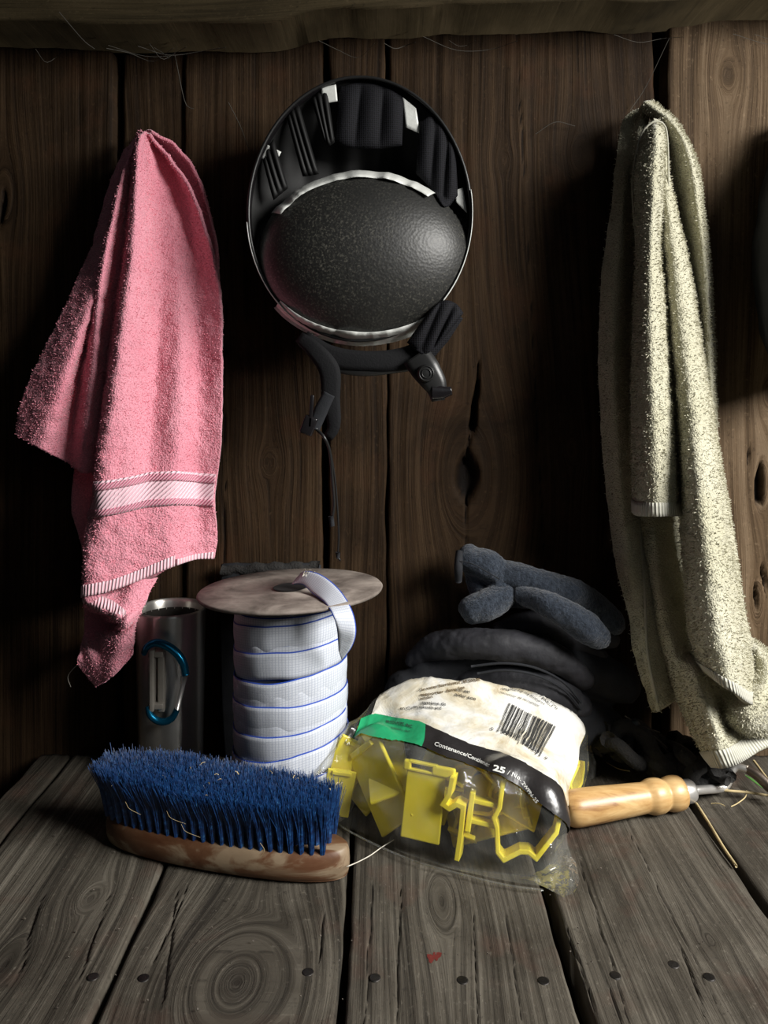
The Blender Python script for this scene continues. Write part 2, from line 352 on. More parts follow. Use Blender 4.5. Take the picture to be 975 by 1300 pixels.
# ---------------------------------------------------------------- planks
def plank_mesh(name, a0, a1, l0, l1, th, frame, mat, parent, knots=(), seed=0, da=.003, dl=.008, relief=.0012, cracks=(), wob=.0012, base_dirt=None, bow=.002):
    """a across, l along, h out of the face; frame(a, l, h) -> xyz"""
    na = max(4, int((a1-a0)/da)); nl = max(4, int((l1-l0)/dl))
    a = np.linspace(0, 1, na); l = np.linspace(l0, l1, nl); A, L = np.meshgrid(a, l)
    e0 = a0+wob*fbm(l*14, seed*3.1, s=seed, o=4); e1 = a1+wob*fbm(l*14, seed*5.7+9, s=seed+5, o=4)
    A = e0[:, None]*(1-A)+e1[:, None]*A
    g = A+.004*fbm(A*6, L*3.0, s=seed+11, o=2)+.012*fbm(A*2, L*1.1, s=seed+13, o=2)
    dirt_shade = np.zeros_like(A); Hh = np.zeros_like(A)
    for (ka, kl, R, st) in knots:
        dx = A-ka; dy = (L-kl)*st; r2 = dx*dx+dy*dy
        g = g-dx*(R*R*2.2/(r2+R*R*1.6))
        r = np.sqrt(r2+(R*.12)**2); core = np.clip(1.25-r/R, 0, 1); core = core*core*(3-2*core)
        g = g*(1-core)+(ka+r*1.6)*core
        dirt_shade = np.maximum(dirt_shade, np.clip(1-r/(R*.45), 0, 1)*.75)
        Hh -= .0012*np.clip(1-r/(R*.5), 0, 1)
    for (pts, width, depth) in cracks:                        # a polyline crack: (l, a, width factor)
        pts = np.array(pts, float); order = pts[:, 0].argsort(); pts = pts[order]
        ca = np.interp(L, pts[:, 0], pts[:, 1])+.0008*vnoise(L*60, 0, s=seed+31); cw = np.interp(L, pts[:, 0], pts[:, 2])*width*(.8 if l1 < 1 and l0 > 0 else 1)
        ins = (L >= pts[0, 0]) & (L <= pts[-1, 0])
        k = np.clip(1-np.abs(A-ca)/(cw+1e-5), 0, 1)*ins; Hh -= depth*np.minimum(1, k*1.6); dirt_shade = np.maximum(dirt_shade, np.minimum(1, k*1.8))  # shade inside the crack painted into the colour, beside the carved depth
    Hh += relief*.55*fbm(g*150, L*3.0, s=seed+17, o=2)+bow*fbm(A*4, L*2.5, s=seed+19, o=2)
    edge = np.minimum(A-e0[:, None], e1[:, None]-A); Hh -= .0025*np.clip(1-edge/.004, 0, 1)**2
    W = np.stack(frame(A, L, Hh), -1); mb = MB(); mb.grid(W)
    # skirt
    idx = np.arange(na*nl).reshape(nl, na)
    ring = np.r_[idx[0, :], idx[1:, -1], idx[-1, -2::-1], idx[-2:0:-1, 0]]
    back = np.stack(frame(A.ravel()[ring], L.ravel()[ring], np.full(len(ring), -th)), -1); nb = len(ring)
    o = mb.n; mb.add(back, [(int(ring[i]), int(ring[(i+1) % nb]), o+(i+1) % nb, o+i) for i in range(0)])
    mb.f += [(int(ring[i]), o+i, o+(i+1) % nb, int(ring[(i+1) % nb])) for i in range(nb)]
    mb.f.append(tuple(o+i for i in range(nb)))
    ob = build(name, mb, mat, parent)
    gr = np.stack([g.ravel()+seed*.37, L.ravel(), np.full(g.size, seed*1.7)], -1)
    attr(ob, 'grain', np.vstack([gr, gr[ring]+[0, 0, .3]])); attr(ob, 'dirt_shade', np.r_[dirt_shade.ravel(), dirt_shade.ravel()[ring]], 'FLOAT')
    return ob

def struct_root(name, label=None):
    o = bpy.data.objects.new(name, None); COL.objects.link(o); o['kind'] = 'structure'; o.empty_display_size = .05
    return o
wx = lambda px: (px-CX)/F; wz = lambda py: H-(py-HY)/F            # on the wall plane (depth 1)
wall = struct_root('wall_back')
wf = lambda A, L, h: (A, 1.0-h, L)
ZB, ZT = -.85, 1.05
wallspec = [(-330, -95), (-92, 143), (154, 232), (235, 409), (418, 490), (493, 829), (845, 1110), (1116, 1330)]
wk = {1: [(wx(8), wz(250), .012, .35)], 3: [(wx(342), wz(588), .010, .6)], 2: [],
      5: [(wx(592), wz(603), .030, .45), (wx(725), wz(570), .008, .5), (wx(640), wz(205), .006, .6), (wx(735), wz(195), .010, .5)],
      6: [(wx(964), wz(612), .009, .3), (wx(957), wz(760), .007, .3), (wx(920), wz(100), .010, .5), (wx(972), wz(500), .008, .4)]}
wc = {5: [([(wz(455), wx(609), 0), (wz(500), wx(604), .6), (wz(545), wx(598), 1)], .0055, .02), ([(wz(545), wx(597), .25), (wz(585), wx(592), .5)], .004, .008),
          ([(wz(575), wx(593), .1), (wz(590), wx(592), .8), (wz(605), wx(592), 1), (wz(620), wx(592), .8), (wz(635), wx(592), .1)], .018, .014),
          ([(wz(630), wx(592), .5), (wz(740), wx(588), .6)], .002, .006), ([(wz(900), wx(700), .3), (wz(30), wx(655), .3)], .0022, .003)],
      6: [([(wz(585), wx(962), 0), (wz(605), wx(960), 1), (wz(635), wx(961), 1), (wz(640), wx(966), 0)], .006, .012), ([(wz(740), wx(953), .2), (wz(755), wx(955), 1), (wz(775), wx(958), .2)], .003, .01),
          ([(wz(715), wx(962), .2), (wz(735), wx(966), 1), (wz(745), wx(967), .2)], .003, .01), ([(wz(565), wx(947), 0), (wz(575), wx(947), 1), (wz(585), wx(946), 0)], .002, .008)],
      3: [([(wz(900), wx(285), .4), (wz(300), wx(287), .4)], .0016, .003)], 1: [([(wz(290), wx(3), 0), (wz(262), wx(6), 1), (wz(245), wx(10), 0)], .005, .010)]}
rec = {0: 0, 1: .004, 2: -.008, 3: 0, 4: .002, 5: .003, 6: .010, 7: .0}
for i, (p0, p1) in enumerate(wallspec):
    f_ = (lambda r: (lambda A, L, h: (A, 1.0-h-r, L)))(rec[i])
    plank_mesh('plank', wx(p0), wx(p1), ZB, ZT, .03, f_, M['lit_wall_wood'] if i >= 6 else M['wall_wood'], wall, wk.get(i, ()), 20+i*3, cracks=wc.get(i, ()), relief=.0012, wob=.002, bow=.003, da=.0022)
# outer boarding that closes the gaps between the planks
mb = MB(); mb.box((0, 1.06, .1), (2.2, .02, 2.0)); build('outer_boarding', mb, simple('outer_boarding', (.012, .009, .006), .9), wall, smooth=False)
fl = MB(); fl.box((.2, .2, -.875), (3.2, 2.4, .05)); tag(build('floor', fl, M['earth'], smooth=False), kind='structure')
# beam over the wall
bf = lambda A, L, h: (L, .915-h, A)
beam = struct_root('trim_1')
def bframe(A, L, h):
    lean = .006*np.sin(L*5)+.004*np.sin(L*13+1)
    return (L, .915-h, A+lean-(L)*-.028)
plank_mesh('beam_face', .4476+((HY-12)/F)*.915, 1.02, -1.0, 1.0, .084, bframe, M['beam_wood'], beam, [], 71, da=.004, dl=.012, relief=.002, bow=.004, wob=.004)

# ---------------------------------------------------------------- bench
bench = thing('bench', 'rough grey plank bench top that carries the brush, spool and bag', 'bench', (0, .7, 0))
tf = lambda r: (lambda A, L, h: (A, L, h+r))
bspec = [(-.409, -.3735, -.001), (-.3690, -.2055, 0), (-.1995, -.0345, -.0010), (-.0270, .1375, -.0015), (.1475, .3205, .0), (.3285, .50, -.002), (.507, .70, -.001)]
g3 = lambda px, py: G(px, py)[:2]
bk = {1: [(g3(115, 1140)[0], g3(115, 1140)[1], .010, .5), (-.29, .63, .012, .35)], 2: [(g3(300, 1245)[0], g3(300, 1245)[1], .042, .62)],
      3: [(g3(560, 1140)[0], g3(545, 1140)[1], .012, .3)], 4: [(.26, .66, .005, .5)], 5: [(.42, .75, .005, .4)]}
def ck(a, b, n=6, w_=1.0, j=.0012):
    a, b = g3(*a), g3(*b); r = random.Random(a[0]+b[1])
    return [(a[1]+(b[1]-a[1])*k/n, a[0]+(b[0]-a[0])*k/n+r.uniform(-j, j), w_*(1-.6*abs(k/n*2-1))) for k in range(n+1)]
bc = {4: [(ck((735, 1090), (800, 1300), 8), .0009, .003), (ck((715, 1160), (760, 1300), 6), .0008, .003), (ck((800, 1060), (925, 1300), 6), .0009, .003), (ck((860, 1190), (900, 1300), 4), .0012, .004), (ck((770, 1240), (790, 1300), 4), .001, .003)],
      3: [(ck((475, 1110), (462, 1300), 8), .0007, .002), (ck((640, 1150), (665, 1300), 6), .0007, .002), (ck((510, 1120), (505, 1300), 6), .001, .003), (ck((600, 1160), (610, 1300), 6), .0009, .003)],
      2: [(ck((240, 1120), (190, 1230), 6), .001, .003), (ck((225, 1130), (205, 1300), 6), .001, .003), (ck((410, 1160), (405, 1230), 4), .001, .003)],
      1: [(ck((60, 1120), (20, 1250), 6), .001, .003), (ck((140, 1130), (90, 1280), 6), .001, .003)]}
bparts = []
for i, (x0, x1, r) in enumerate(bspec):
    bparts.append(plank_mesh('plank', x0, x1, .30, .985, .032, tf(r), M['bench_wood'], bench, bk.get(i, ()), 40+i*7, da=.0011, dl=.006, relief=.0010, cracks=bc.get(i, ()), wob=.0016, bow=.0012))
ptree = [BVHTree.FromPolygons([tuple(v.co+origin(o)) for v in o.data.vertices], [tuple(p.vertices) for p in o.data.polygons]) for o in bparts]
def topz(i, x, y): r = ptree[i].ray_cast(Vector((x, y, .2)), Vector((0, 0, -1))); return r[0].z if r[0] else -.001
for (px, py, pi) in [(118, 1241, 1), (182, 1241, 2), (391, 1232, 2), (476, 1237, 3), (587, 1240, 3), (690, 1241, 3), (781, 1238, 4), (855, 1224, 4), (900, 1240, 4)]:
    c = G(px, py); mb = MB(); n0 = max(topz(pi, c[0]+a_*.003, c[1]+b_*.003) for a_ in (-1, 0, 1) for b_ in (-1, 0, 1))
    mb.lathe([(0, .0002), (.0034, .0003), (.0044, .0001), (.0046, -.003)], (c[0], c[1], n0), n=16)
    build('nail', mb, M['nail'], bparts[pi])
# apron and legs (below the frame)
mb = MB(); mb.box((.14, .95, -.08), (1.08, .04, .09)); build('rail', mb, M['beam_wood'], bench, smooth=False)
for x_ in (-.36, .62):
    mb = MB(); mb.box((x_, .90, -.45), (.07, .07, .83)); build('leg', mb, M['beam_wood'], bench, smooth=False)
# small red paint mark
c = G(551, 1210); mb = MB(); rr = random.Random(3)
V = []; Fc = []
for k in range(5):
    for a in np.arange(18)*2*PI/18:
        q = k/4*(.62+.30*math.sin(a*2+1)+.18*math.sin(a*5)); x_, y_ = c[0]+math.cos(a)*.0062*q, c[1]+math.sin(a)*.0105*q; V.append((x_, y_, topz(3, x_, y_)+.00025))
for k in range(4):
    for a in range(18): Fc.append((k*18+a, k*18+(a+1) % 18, k*18+18+(a+1) % 18, k*18+18+a))
mb.add(V, Fc)
o_ = build('paint_splash', mb, M['red_paint'], bparts[3]); o_['label'] = 'small red paint splash on the bench plank'

# ---------------------------------------------------------------- terry pile
def pile(W, n, length, width, keep=None, both=True, droop=.35, nrm=None):
    nv, nu = W.shape[:2]; N = grid_normals(W) if nrm is None else nrm
    e1 = W[:-1, 1:]-W[:-1, :-1]; e2 = W[1:, :-1]-W[:-1, :-1]; ar = np.linalg.norm(np.cross(e1, e2), axis=-1)
    if keep is not None: ar = ar*keep[:-1, :-1]
    p = (ar/ar.sum()).ravel(); k = rng.choice(p.size, n, p=p); j, i = k//(nu-1), k % (nu-1)
    a = rng.random((n, 1)); b = rng.random((n, 1))
    pos = W[j, i]*(1-a)*(1-b)+W[j, i+1]*a*(1-b)+W[j+1, i]*(1-a)*b+W[j+1, i+1]*a*b; nr = N[j, i]
    if both: nr = nr*np.where(rng.random((n, 1)) < .72, 1, -1)
    d = nr+rng.normal(0, .45, (n, 3)); d[:, 2] -= droop; d /= np.linalg.norm(d, axis=1, keepdims=True)
    t_ = np.cross(d, rng.normal(0, 1, (n, 3))); t_ /= np.linalg.norm(t_, axis=1, keepdims=True)
    ln = length*(.6+.7*rng.random((n, 1))); wd = width*(.7+.6*rng.random((n, 1)))
    base = pos+nr*.0004
    V = np.stack([base-t_*wd, base+t_*wd, base+d*ln+t_*wd*.6, base+d*ln-t_*wd*.6], 1).reshape(-1, 3)
    F_ = (np.arange(n)[:, None]*4+np.arange(4)).tolist(); return V, F_
def strip(S, u0, u1, top, bot, nu, nv, off, uvs=(1, 1), name='strip', mat=None, parent=None, ymode=True, v0=None, v1=None):
    """band over a sheet between two rows given as functions of u (image rows), lifted off the sheet"""
    us = np.linspace(u0, u1, nu); W = np.zeros((nv, nu, 3)); N = grid_normals(S.world()); 
    for a, u in enumerate(us):
        va, vb = (S.v_of(u, top(u)), S.v_of(u, bot(u))) if ymode else (v0, v1)
        vs = np.linspace(va, vb, nv); W[:, a] = S.at(np.full(nv, u), vs)
        ii = int(np.clip(round(u/(S.K-1)*(S.nu-1)), 0, S.nu-1)); jj = np.clip((vs*(S.nv-1)).round().astype(int), 0, S.nv-1)
        W[:, a] += N[jj, ii]*off
    mb = MB(); mb.grid(W); ob = build(name, mb, mat, parent, solid=.001)
    arc = np.r_[0, np.cumsum(np.linalg.norm(np.diff(W[nv//2], axis=0), axis=1))]
    X = np.repeat(arc[None], nv, 0)*1000*uvs[0]; wid = np.linalg.norm(W[-1, nu//2]-W[0, nu//2])*1000; Y = np.repeat(np.linspace(0, 1, nv)[:, None], nu, 1)*wid*uvs[1]
    attr(ob, 'uvw', np.stack([X, Y, X*0], -1)); return ob

# ---------------------------------------------------------------- pink towel
def rough_sheet(S, amp=.0012, sc=90, seed=0):
    W = S.world(); N = grid_normals(W)
    return W+N*(amp*fbm(W[..., 0]*sc, W[..., 2]*sc, W[..., 1]*sc, s=seed, o=2))[..., None]
pk = thing('towel', 'pink terry towel hanging from a nail on the plank wall', 'towel', P(183, 168, .97))
c_front = [
 [(176,170,.035),(151,206,.04),(132,260,.045),(115,320,.055),(78,400,.07),(31,500,.08),(20,551,.08)],
 [(178,168,.045),(160,215,.045),(142,300,.07),(118,380,.09),(85,470,.105),(52,570,.10)],
 [(179,168,.04),(160,225,.04),(140,290,.05),(114,400,.06),(95,520,.07),(89,589,.075)],
 [(180,167,.06),(163,200,.07),(148,258,.085),(128,360,.095),(118,480,.10),(104,600,.10)],
 [(181,167,.05),(171,190,.045),(156,320,.055),(140,428,.06),(133,520,.065),(122,615,.08)],
 [(182,167,.065),(174,190,.085),(165,320,.10),(150,430,.118),(137,520,.125),(124,600,.13),(124,655,.13),(110,700,.13),(107,757,.13)],
 [(183,167,.07),(181,190,.08),(180,320,.092),(172,430,.108),(163,540,.12),(155,640,.13),(140,749,.13)],
 [(184,167,.06),(190,200,.062),(200,330,.062),(198,450,.08),(192,560,.10),(185,650,.12),(178,735,.118)],
 [(186,168,.06),(205,210,.045),(225,330,.055),(228,450,.085),(225,580,.105),(219,650,.112),(217,719,.11)],
 [(188,170,.06),(222,216,.04),(245,290,.042),(252,420,.060),(250,560,.08),(246,710,.09)],
 [(189,171,.065),(243,243,.065),(277,350,.07),(282,450,.075),(281,560,.08),(273,630,.085),(276,680,.082),(272,708,.08)]]
Sf = Surf(c_front, 230, 260)
c_back = [
 [(176,172,.02),(135,300,.015),(112,450,.02),(94,600,.03),(92,648,.03),(105,695,.045),(112,745,.05)],
 [(181,168,.03),(160,300,.012),(150,450,.012),(140,600,.02),(140,700,.06),(145,755,.09)],
 [(186,165,.035),(205,220,.015),(215,330,.012),(210,600,.012),(192,690,.06),(175,750,.09)],
 [(190,165,.045),(222,192,.03),(246,225,.02),(262,300,.02),(262,560,.02),(240,660,.03),(192,735,.045)],
 [(192,166,.05),(228,190,.045),(251,225,.04),(265,268,.035),(277,340,.035),(279,560,.03),(268,650,.03),(250,700,.035)]]
Sb = Surf(c_back, 90, 200)
c_tail = [
 [(107,735,.10),(106,762,.125),(108,775,.06),(106,815,.05),(101,830,.095),(99,838,.10),(102,846,.10)],
 [(128,735,.10),(126,772,.130),(128,780,.06),(120,812,.05),(113,826,.10),(112,845,.105),(113,860,.10)],
 [(152,735,.10),(146,782,.134),(147,791,.07),(138,803,.06),(133,812,.10),(130,845,.115),(125,870,.105)],
 [(172,735,.115),(156,791,.138),(154,798,.115),(150,803,.11),(150,812,.125),(147,840,.125),(143,858,.12)],
 [(190,735,.11),(176,775,.125),(168,795,.125),(166,803,.125),(165,812,.125),(165,825,.12),(163,838,.12)],
 [(199,733,.10),(188,755,.115),(176,778,.12),(170,795,.12),(169,806,.12),(168,820,.12),(167,832,.12)]]
St = Surf(c_tail, 70, 90)
Ws = [rough_sheet(Sf, seed=1), rough_sheet(Sb, seed=2), rough_sheet(St, .0008, seed=3)]
mb = MB(); [mb.grid(W) for W in Ws]
body = build('cloth', mb, M['pink'], pk, solid=.0035)
def band_top(u): return np.interp(u, [5, 6, 7, 8, 9, 10], [612, 606, 600, 598, 600, 602])
keepf = np.ones(Sf.g.shape[:2])
U = np.linspace(0, 10, 230)[None].repeat(260, 0); Y = Sf.g[..., 1]
bt = band_top(U); keepf[(U > 4.7) & (Y > bt) & (Y < bt+45-np.clip(U-6, 0, 4)*1.0)] = 0
keepf[(U > 5) & (Y > np.interp(U, [5, 6, 7, 8, 9, 10], [742, 733, 719, 704, 698, 696]))] = 0
pm = MB()
for (W, n, kp) in ((Ws[0], 62000, keepf), (Ws[1], 11000, None), (Ws[2], 6500, None)):
    pm.add(*pile(W, n, .0026, .00042, kp))
tag(build('terry_pile', pm, M['pink_pile'], pk, smooth=False), kind='stuff')
strip(Sf, 4.7, 9.95, lambda u: band_top(u), lambda u: band_top(u)+45-max(0, u-6), 160, 12, .0030, name='woven_band', mat=M['pink_band'], parent=pk)
for k_, (a_, b_) in enumerate(((3, 12), (36, 44))):
    strip(Sf, 4.7, 9.95, lambda u: band_top(u)+a_-(max(0, u-6) if k_ else 0), lambda u: band_top(u)+b_-(max(0, u-6) if k_ else 0), 160, 4, .0042, name='woven_stripe', mat=M['pink_chevron'], parent=pk)
hb = lambda u: np.interp(u, [5, 6, 7, 8, 9, 10], [757, 749, 735, 719, 712, 708])
strip(Sf, 5.0, 8.1, lambda u: hb(u)-14, lambda u: hb(u)+1, 90, 5, .0035, name='hem', mat=M['pink_hem'], parent=pk)
strip(Sf, 8.15, 9.95, lambda u: hb(u)-9, lambda u: hb(u)+1, 60, 5, .0035, name='hem', mat=M['pink_hem'], parent=pk)
strip(St, 0, 3, lambda u: np.interp(u, [0, 1, 2, 3], [750, 758, 767, 776]), lambda u: np.interp(u, [0, 1, 2, 3], [762, 772, 782, 791]), 50, 5, .0025, name='hem', mat=M['pink_hem'], parent=pk, ymode=True)
mb = MB(); mb.tube([P(101, 842, .905), P(92, 850, .91), P(86, 860, .915), P(90, 872, .915)], .0004, 5, 12); build('loose_thread', mb, M['thread'], pk)
mb = MB(); mb.tube([P(181, 174, 1.0), P(181, 174, .965), P(181, 173, .962)], [.002, .002, .003], 8)
tag(build('nail', mb, M['nail'], None, loc=P(181, 170, 1.0)), 'iron nail in the wall under the top of the pink towel', 'nail')

# ---------------------------------------------------------------- sage towel
sg = thing('towel', 'pale sage green terry towel hanging in long folds at the right', 'towel', P(822, 140, .95))
gA = [[(818,137,.03),(790,158,.03),(777,266,.04),(765,350,.045),(761,440,.045),(763,519,.045),(769,609,.045),(783,715,.05),(799,778,.06),(807,833,.07),(829,903,.08)],
      [(819,136,.035),(803,170,.04),(792,266,.06),(785,350,.065),(781,440,.068),(783,519,.068),(790,609,.065),(798,715,.07),(810,778,.075),(818,833,.085),(834,904,.09)],
      [(820,136,.04),(812,176,.055),(806,266,.035),(803,350,.035),(803,440,.03),(806,519,.03),(808,609,.035),(815,700,.055),(819,760,.075),(823,833,.09),(838,902,.10)],
      [(822,136,.04),(822,190,.03),(822,266,.02),(820,350,.02),(820,440,.02),(822,519,.02),(825,609,.02),(830,700,.045),(838,780,.07),(845,850,.085),(857,889,.09)]]
gE = [[(812,138,.05),(838,165,.03),(848,240,.03),(862,300,.03),(872,380,.03),(880,460,.03),(885,560,.03)],
      [(817,130,.07),(848,158,.075),(862,200,.065),(874,275,.06),(885,350,.06),(893,440,.055),(900,560,.05)],
      [(824,129,.065),(856,156,.08),(876,200,.085),(888,275,.085),(896,350,.08),(900,440,.075),(904,560,.06)],
      [(829,131,.04),(862,162,.045),(885,212,.045),(894,275,.04),(901,350,.04),(906,440,.04),(909,560,.03)]]
gC = [[(828,156,.085),(812,178,.085),(804,224,.08),(806,270,.08),(809,320,.075),(806,400,.07),(803,500,.07),(804,580,.07),(805,650,.075)],
      [(829,154,.09),(820,175,.105),(812,224,.11),(813,320,.11),(812,400,.12),(811,500,.125),(812,580,.125),(813,655,.125)],
      [(831,153,.09),(832,172,.12),(830,230,.13),(826,320,.135),(826,400,.145),(828,500,.15),(832,580,.15),(835,655,.148)],
      [(834,154,.09),(839,172,.11),(839,232,.11),(836,320,.11),(841,380,.12),(849,500,.13),(855,580,.13),(860,655,.125)],
      [(836,156,.08),(842,176,.08),(842,232,.07),(838,320,.06),(842,380,.06),(851,500,.07),(857,580,.075),(862,655,.08)]]
gD = [[(834,158,.06),(838,230,.05),(839,320,.045),(844,400,.05),(853,500,.055),(863,637,.07),(871,755,.09),(879,825,.10),(889,846,.11)],
      [(835,157,.07),(841,230,.085),(846,320,.10),(853,400,.115),(862,500,.13),(873,637,.15),(883,755,.165),(892,825,.17),(903,856,.17)],
      [(838,156,.075),(846,230,.09),(857,320,.115),(867,400,.13),(878,500,.15),(892,637,.175),(905,755,.19),(915,825,.195),(926,875,.195)],
      [(840,157,.075),(850,232,.08),(868,320,.10),(881,400,.115),(893,500,.13),(913,620,.15),(928,755,.17),(937,825,.175),(948,893,.18)],
      [(842,160,.06),(849,239,.05),(872,326,.055),(886,410,.06),(897,480,.065),(909,558,.07),(928,668,.085),(944,774,.10),(955,840,.11),(968,893,.12)]]
gB = [[(811,640,.05),(815,680,.05),(822,760,.06),(832,815,.07),(846,845,.08),(865,900,.10),(889,951,.13),(905,972,.14)],
      [(830,640,.055),(833,700,.07),(842,780,.085),(854,820,.10),(865,850,.12),(883,900,.145),(903,945,.165),(915,973,.165)],
      [(848,640,.05),(852,700,.06),(862,780,.08),(873,830,.10),(885,850,.14),(902,900,.165),(918,940,.17),(930,970,.165)],
      [(862,640,.04),(875,700,.045),(890,780,.06),(905,840,.08),(912,880,.10),(920,912,.10),(935,938,.14),(950,962,.15)],
      [(880,640,.03),(900,700,.03),(920,780,.04),(935,840,.06),(943,880,.08),(952,925,.09),(962,938,.13),(972,950,.14)],
      [(900,640,.03),(925,700,.03),(945,780,.04),(962,840,.06),(975,880,.09),(990,915,.12),(998,932,.12),(1003,945,.12)]]
gF = [[(935,800,.05),(938,820,.07),(942,850,.09),(920,880,.12),(914,905,.13),(918,918,.12)],
      [(945,806,.06),(952,820,.09),(962,850,.12),(945,885,.16),(938,915,.17),(942,930,.14)],
      [(955,812,.06),(968,828,.10),(978,855,.14),(970,890,.17),(962,920,.17),(966,934,.14)],
      [(962,818,.05),(985,835,.08),(1000,865,.11),(1000,900,.13),(995,922,.13),(1000,932,.12)]]
sheets = [(gA, 60, 330), (gE, 60, 200), (gC, 70, 240), (gD, 80, 330), (gB, 90, 180), (gF, 60, 90)]
SS = [Surf(c_, a_, b_) for c_, a_, b_ in sheets]; mb = MB(); pm = MB()
for k_, (S, n) in enumerate(zip(SS, (13000, 11000, 17000, 24000, 15000, 6000))):
    W = rough_sheet(S, .0012, 90, seed=10+k_); mb.grid(W); kp = np.ones(W.shape[:2])
    if k_ in (2,): kp[-12:] = 0
    if k_ == 3: kp[-9:] = 0
    if k_ == 4: kp[-14:] = 0
    pm.add(*pile(W, n, .0036, .00050, kp, droop=.2))
build('cloth', mb, M['sage'], sg, solid=.0035)
tag(build('terry_pile', pm, M['sage_pile'], sg, smooth=False), kind='stuff')
strip(SS[2], .05, 3.95, None, None, 60, 4, .003, name='hem', mat=M['sage_hem'], parent=sg, ymode=False, v0=.965, v1=1.0)
strip(SS[3], .02, 3.9, None, None, 80, 4, .003, name='hem', mat=M['sage_hem'], parent=sg, ymode=False, v0=.978, v1=1.0)
strip(SS[4], .05, 4.95, None, None, 80, 4, .003, name='hem', mat=M['sage_hem'], parent=sg, ymode=False, v0=.93, v1=1.0)
for S, i, a_, b_ in ((SS[2], 0, 0, 330), (SS[0], 2, 560, 900)):
    u = i/(S.K-1)*(S.nu-1); W = S.world()[:, int(round(u))]; 
    mb = MB(); q = W[:: 6] if i == 0 else W[int(len(W)*.62):: 6]
    q = q+np.array([-.001, -.0035, 0]); mb.tube(q, .0016, 6); build('selvedge', mb, M['sage_hem'], sg)
mb = MB(); mb.tube([P(a_, b_, 1-e_) for a_, b_, e_ in [(803,560,.076),(803,500,.082),(805,425,.085),(808,320,.088),(803,250,.094),(804,220,.097),(812,176,.10),(824,158,.105),(836,154,.105),(845,162,.10),(848,190,.095),(849,239,.09),(853,290,.085),(862,330,.08)]], .0011, 6, 90); build('selvedge', mb, M['sage_hem'], sg)
mb = MB(); mb.tube([P(824, 143, 1.0), P(824, 143, .965), P(824, 142, .962)], [.002, .002, .003], 8)
tag(build('nail', mb, M['nail'], None, loc=P(824, 141, 1.0)), 'iron nail in the wall under the top of the green towel', 'nail')
# dark garment just entering the frame at the right
coat = thing('coat', 'dark cloth hanging on the wall at the right edge', 'coat', P(1010, 190, .95))
S = Surf([[(1000,150,.03),(975,215,.03),(962,270,.03),(958,340,.03),(966,420,.03),(985,470,.03)],
          [(1004,148,.05),(990,215,.09),(978,270,.12),(974,340,.12),(980,420,.11),(996,480,.09)],
          [(1012,146,.06),(1010,215,.12),(1005,270,.14),(1003,340,.15),(1006,420,.14),(1012,485,.11)],
          [(1020,146,.06),(1030,215,.09),(1034,270,.10),(1035,340,.11),(1034,420,.10),(1030,485,.08)],
          [(1026,150,.03),(1060,215,.03),(1070,270,.03),(1072,340,.03),(1068,420,.03),(1050,470,.03)]], 50, 60)
mb = MB(); mb.grid(rough_sheet(S, .002, 30)); build('cloth', mb, M['black_cloth'], coat, solid=.004)
mb = MB(); mb.tube([P(1010, 152, 1.0), P(1010, 150, .935)], .0025, 8); build('hanging_loop', mb, M['rope'], coat)

# ---------------------------------------------------------------- helmet
hm = thing('helmet', 'black foam riding helmet with white tape and dangling chin straps', 'helmet', P(457, 268, .95))
HX, HZ, HD = P(457, 268, .90)[0], P(457, 268, .90)[2], .90; SP = .90/F       # metres per pixel at the rim
RX, RZ = 140*SP, 166*SP
th = np.arange(96)*2*PI/96
def eggr(th): return np.stack([RX*np.cos(th)*(1-.03*np.sin(th)), RZ*np.sin(th)], -1)
eg = eggr(th)
prof = [(.30, 1.00), (.55, .995), (.76, .975), (.90, .945), (.97, .92), (1.0, .898), (1.0, .890), (.992, .887), (.985, .892), (.98, .900)]
W = np.array([[(HX+eg[i, 0]*s_, y_-.0, HZ+eg[i, 1]*s_) for i in range(96)] for s_, y_ in prof])
mb = MB(); mb.grid(W, closed_u=True); mb.f.append(tuple(range(96))); build('shell', mb, M['gloss_black'], hm)
mb = MB(); ring = np.array([(HX+e[0]*.995, .888, HZ+e[1]*.995) for e in eggr(np.arange(97)*2*PI/96)]); mb.tube(ring, .0018, 8, caps=False); build('rim', mb, M['black_plastic'], hm)
# dome given in image px: centre (462,326), radii 128 x 104
DXc, DZc = HX+5*SP, HZ-58*SP; DRX, DRZ = 135*SP, 108*SP
def liner_y(x, z):
    r = np.sqrt(((x-HX)/RX)**2+((z-HZ)/RZ)**2)
    base = .897+.055*np.clip(1-r**2.2, 0, 1)
    rho2 = ((x-DXc)/DRX)**2+((z-DZc)/DRZ)**2
    dome = .905-.062*np.sqrt(np.clip(1-rho2, 0, 1))
    y = np.where(rho2 < 1, np.minimum(base, dome), base)
    ribs = .002*np.cos((x-HX)*190)*np.clip((z-HZ-.02)/.03, 0, 1)*(rho2 > 1)
    return y+ribs
rs = np.linspace(0, .985, 76); W = np.zeros((76, 144, 3)); tt = np.arange(144)*2*PI/144; e144 = eggr(tt)
X = HX+rs[:, None]*e144[:, 0]; Z = HZ+rs[:, None]*e144[:, 1]; W[..., 0] = X; W[..., 2] = Z; W[..., 1] = liner_y(X, Z)
mb = MB(); mb.grid(W, closed_u=True); fo = build('foam_liner', mb, [M['foam'], M['shaded_liner']], hm)
rho_ = ((W[..., 0]-DXc)/DRX)**2+((W[..., 2]-DZc)/DRZ)**2; rf = rho_.ravel()
for p_ in fo.data.polygons: p_.material_index = 0 if rf[p_.vertices[0]] < 1.03 else 1  # outside the dome the near-black colour stands in for rim shade
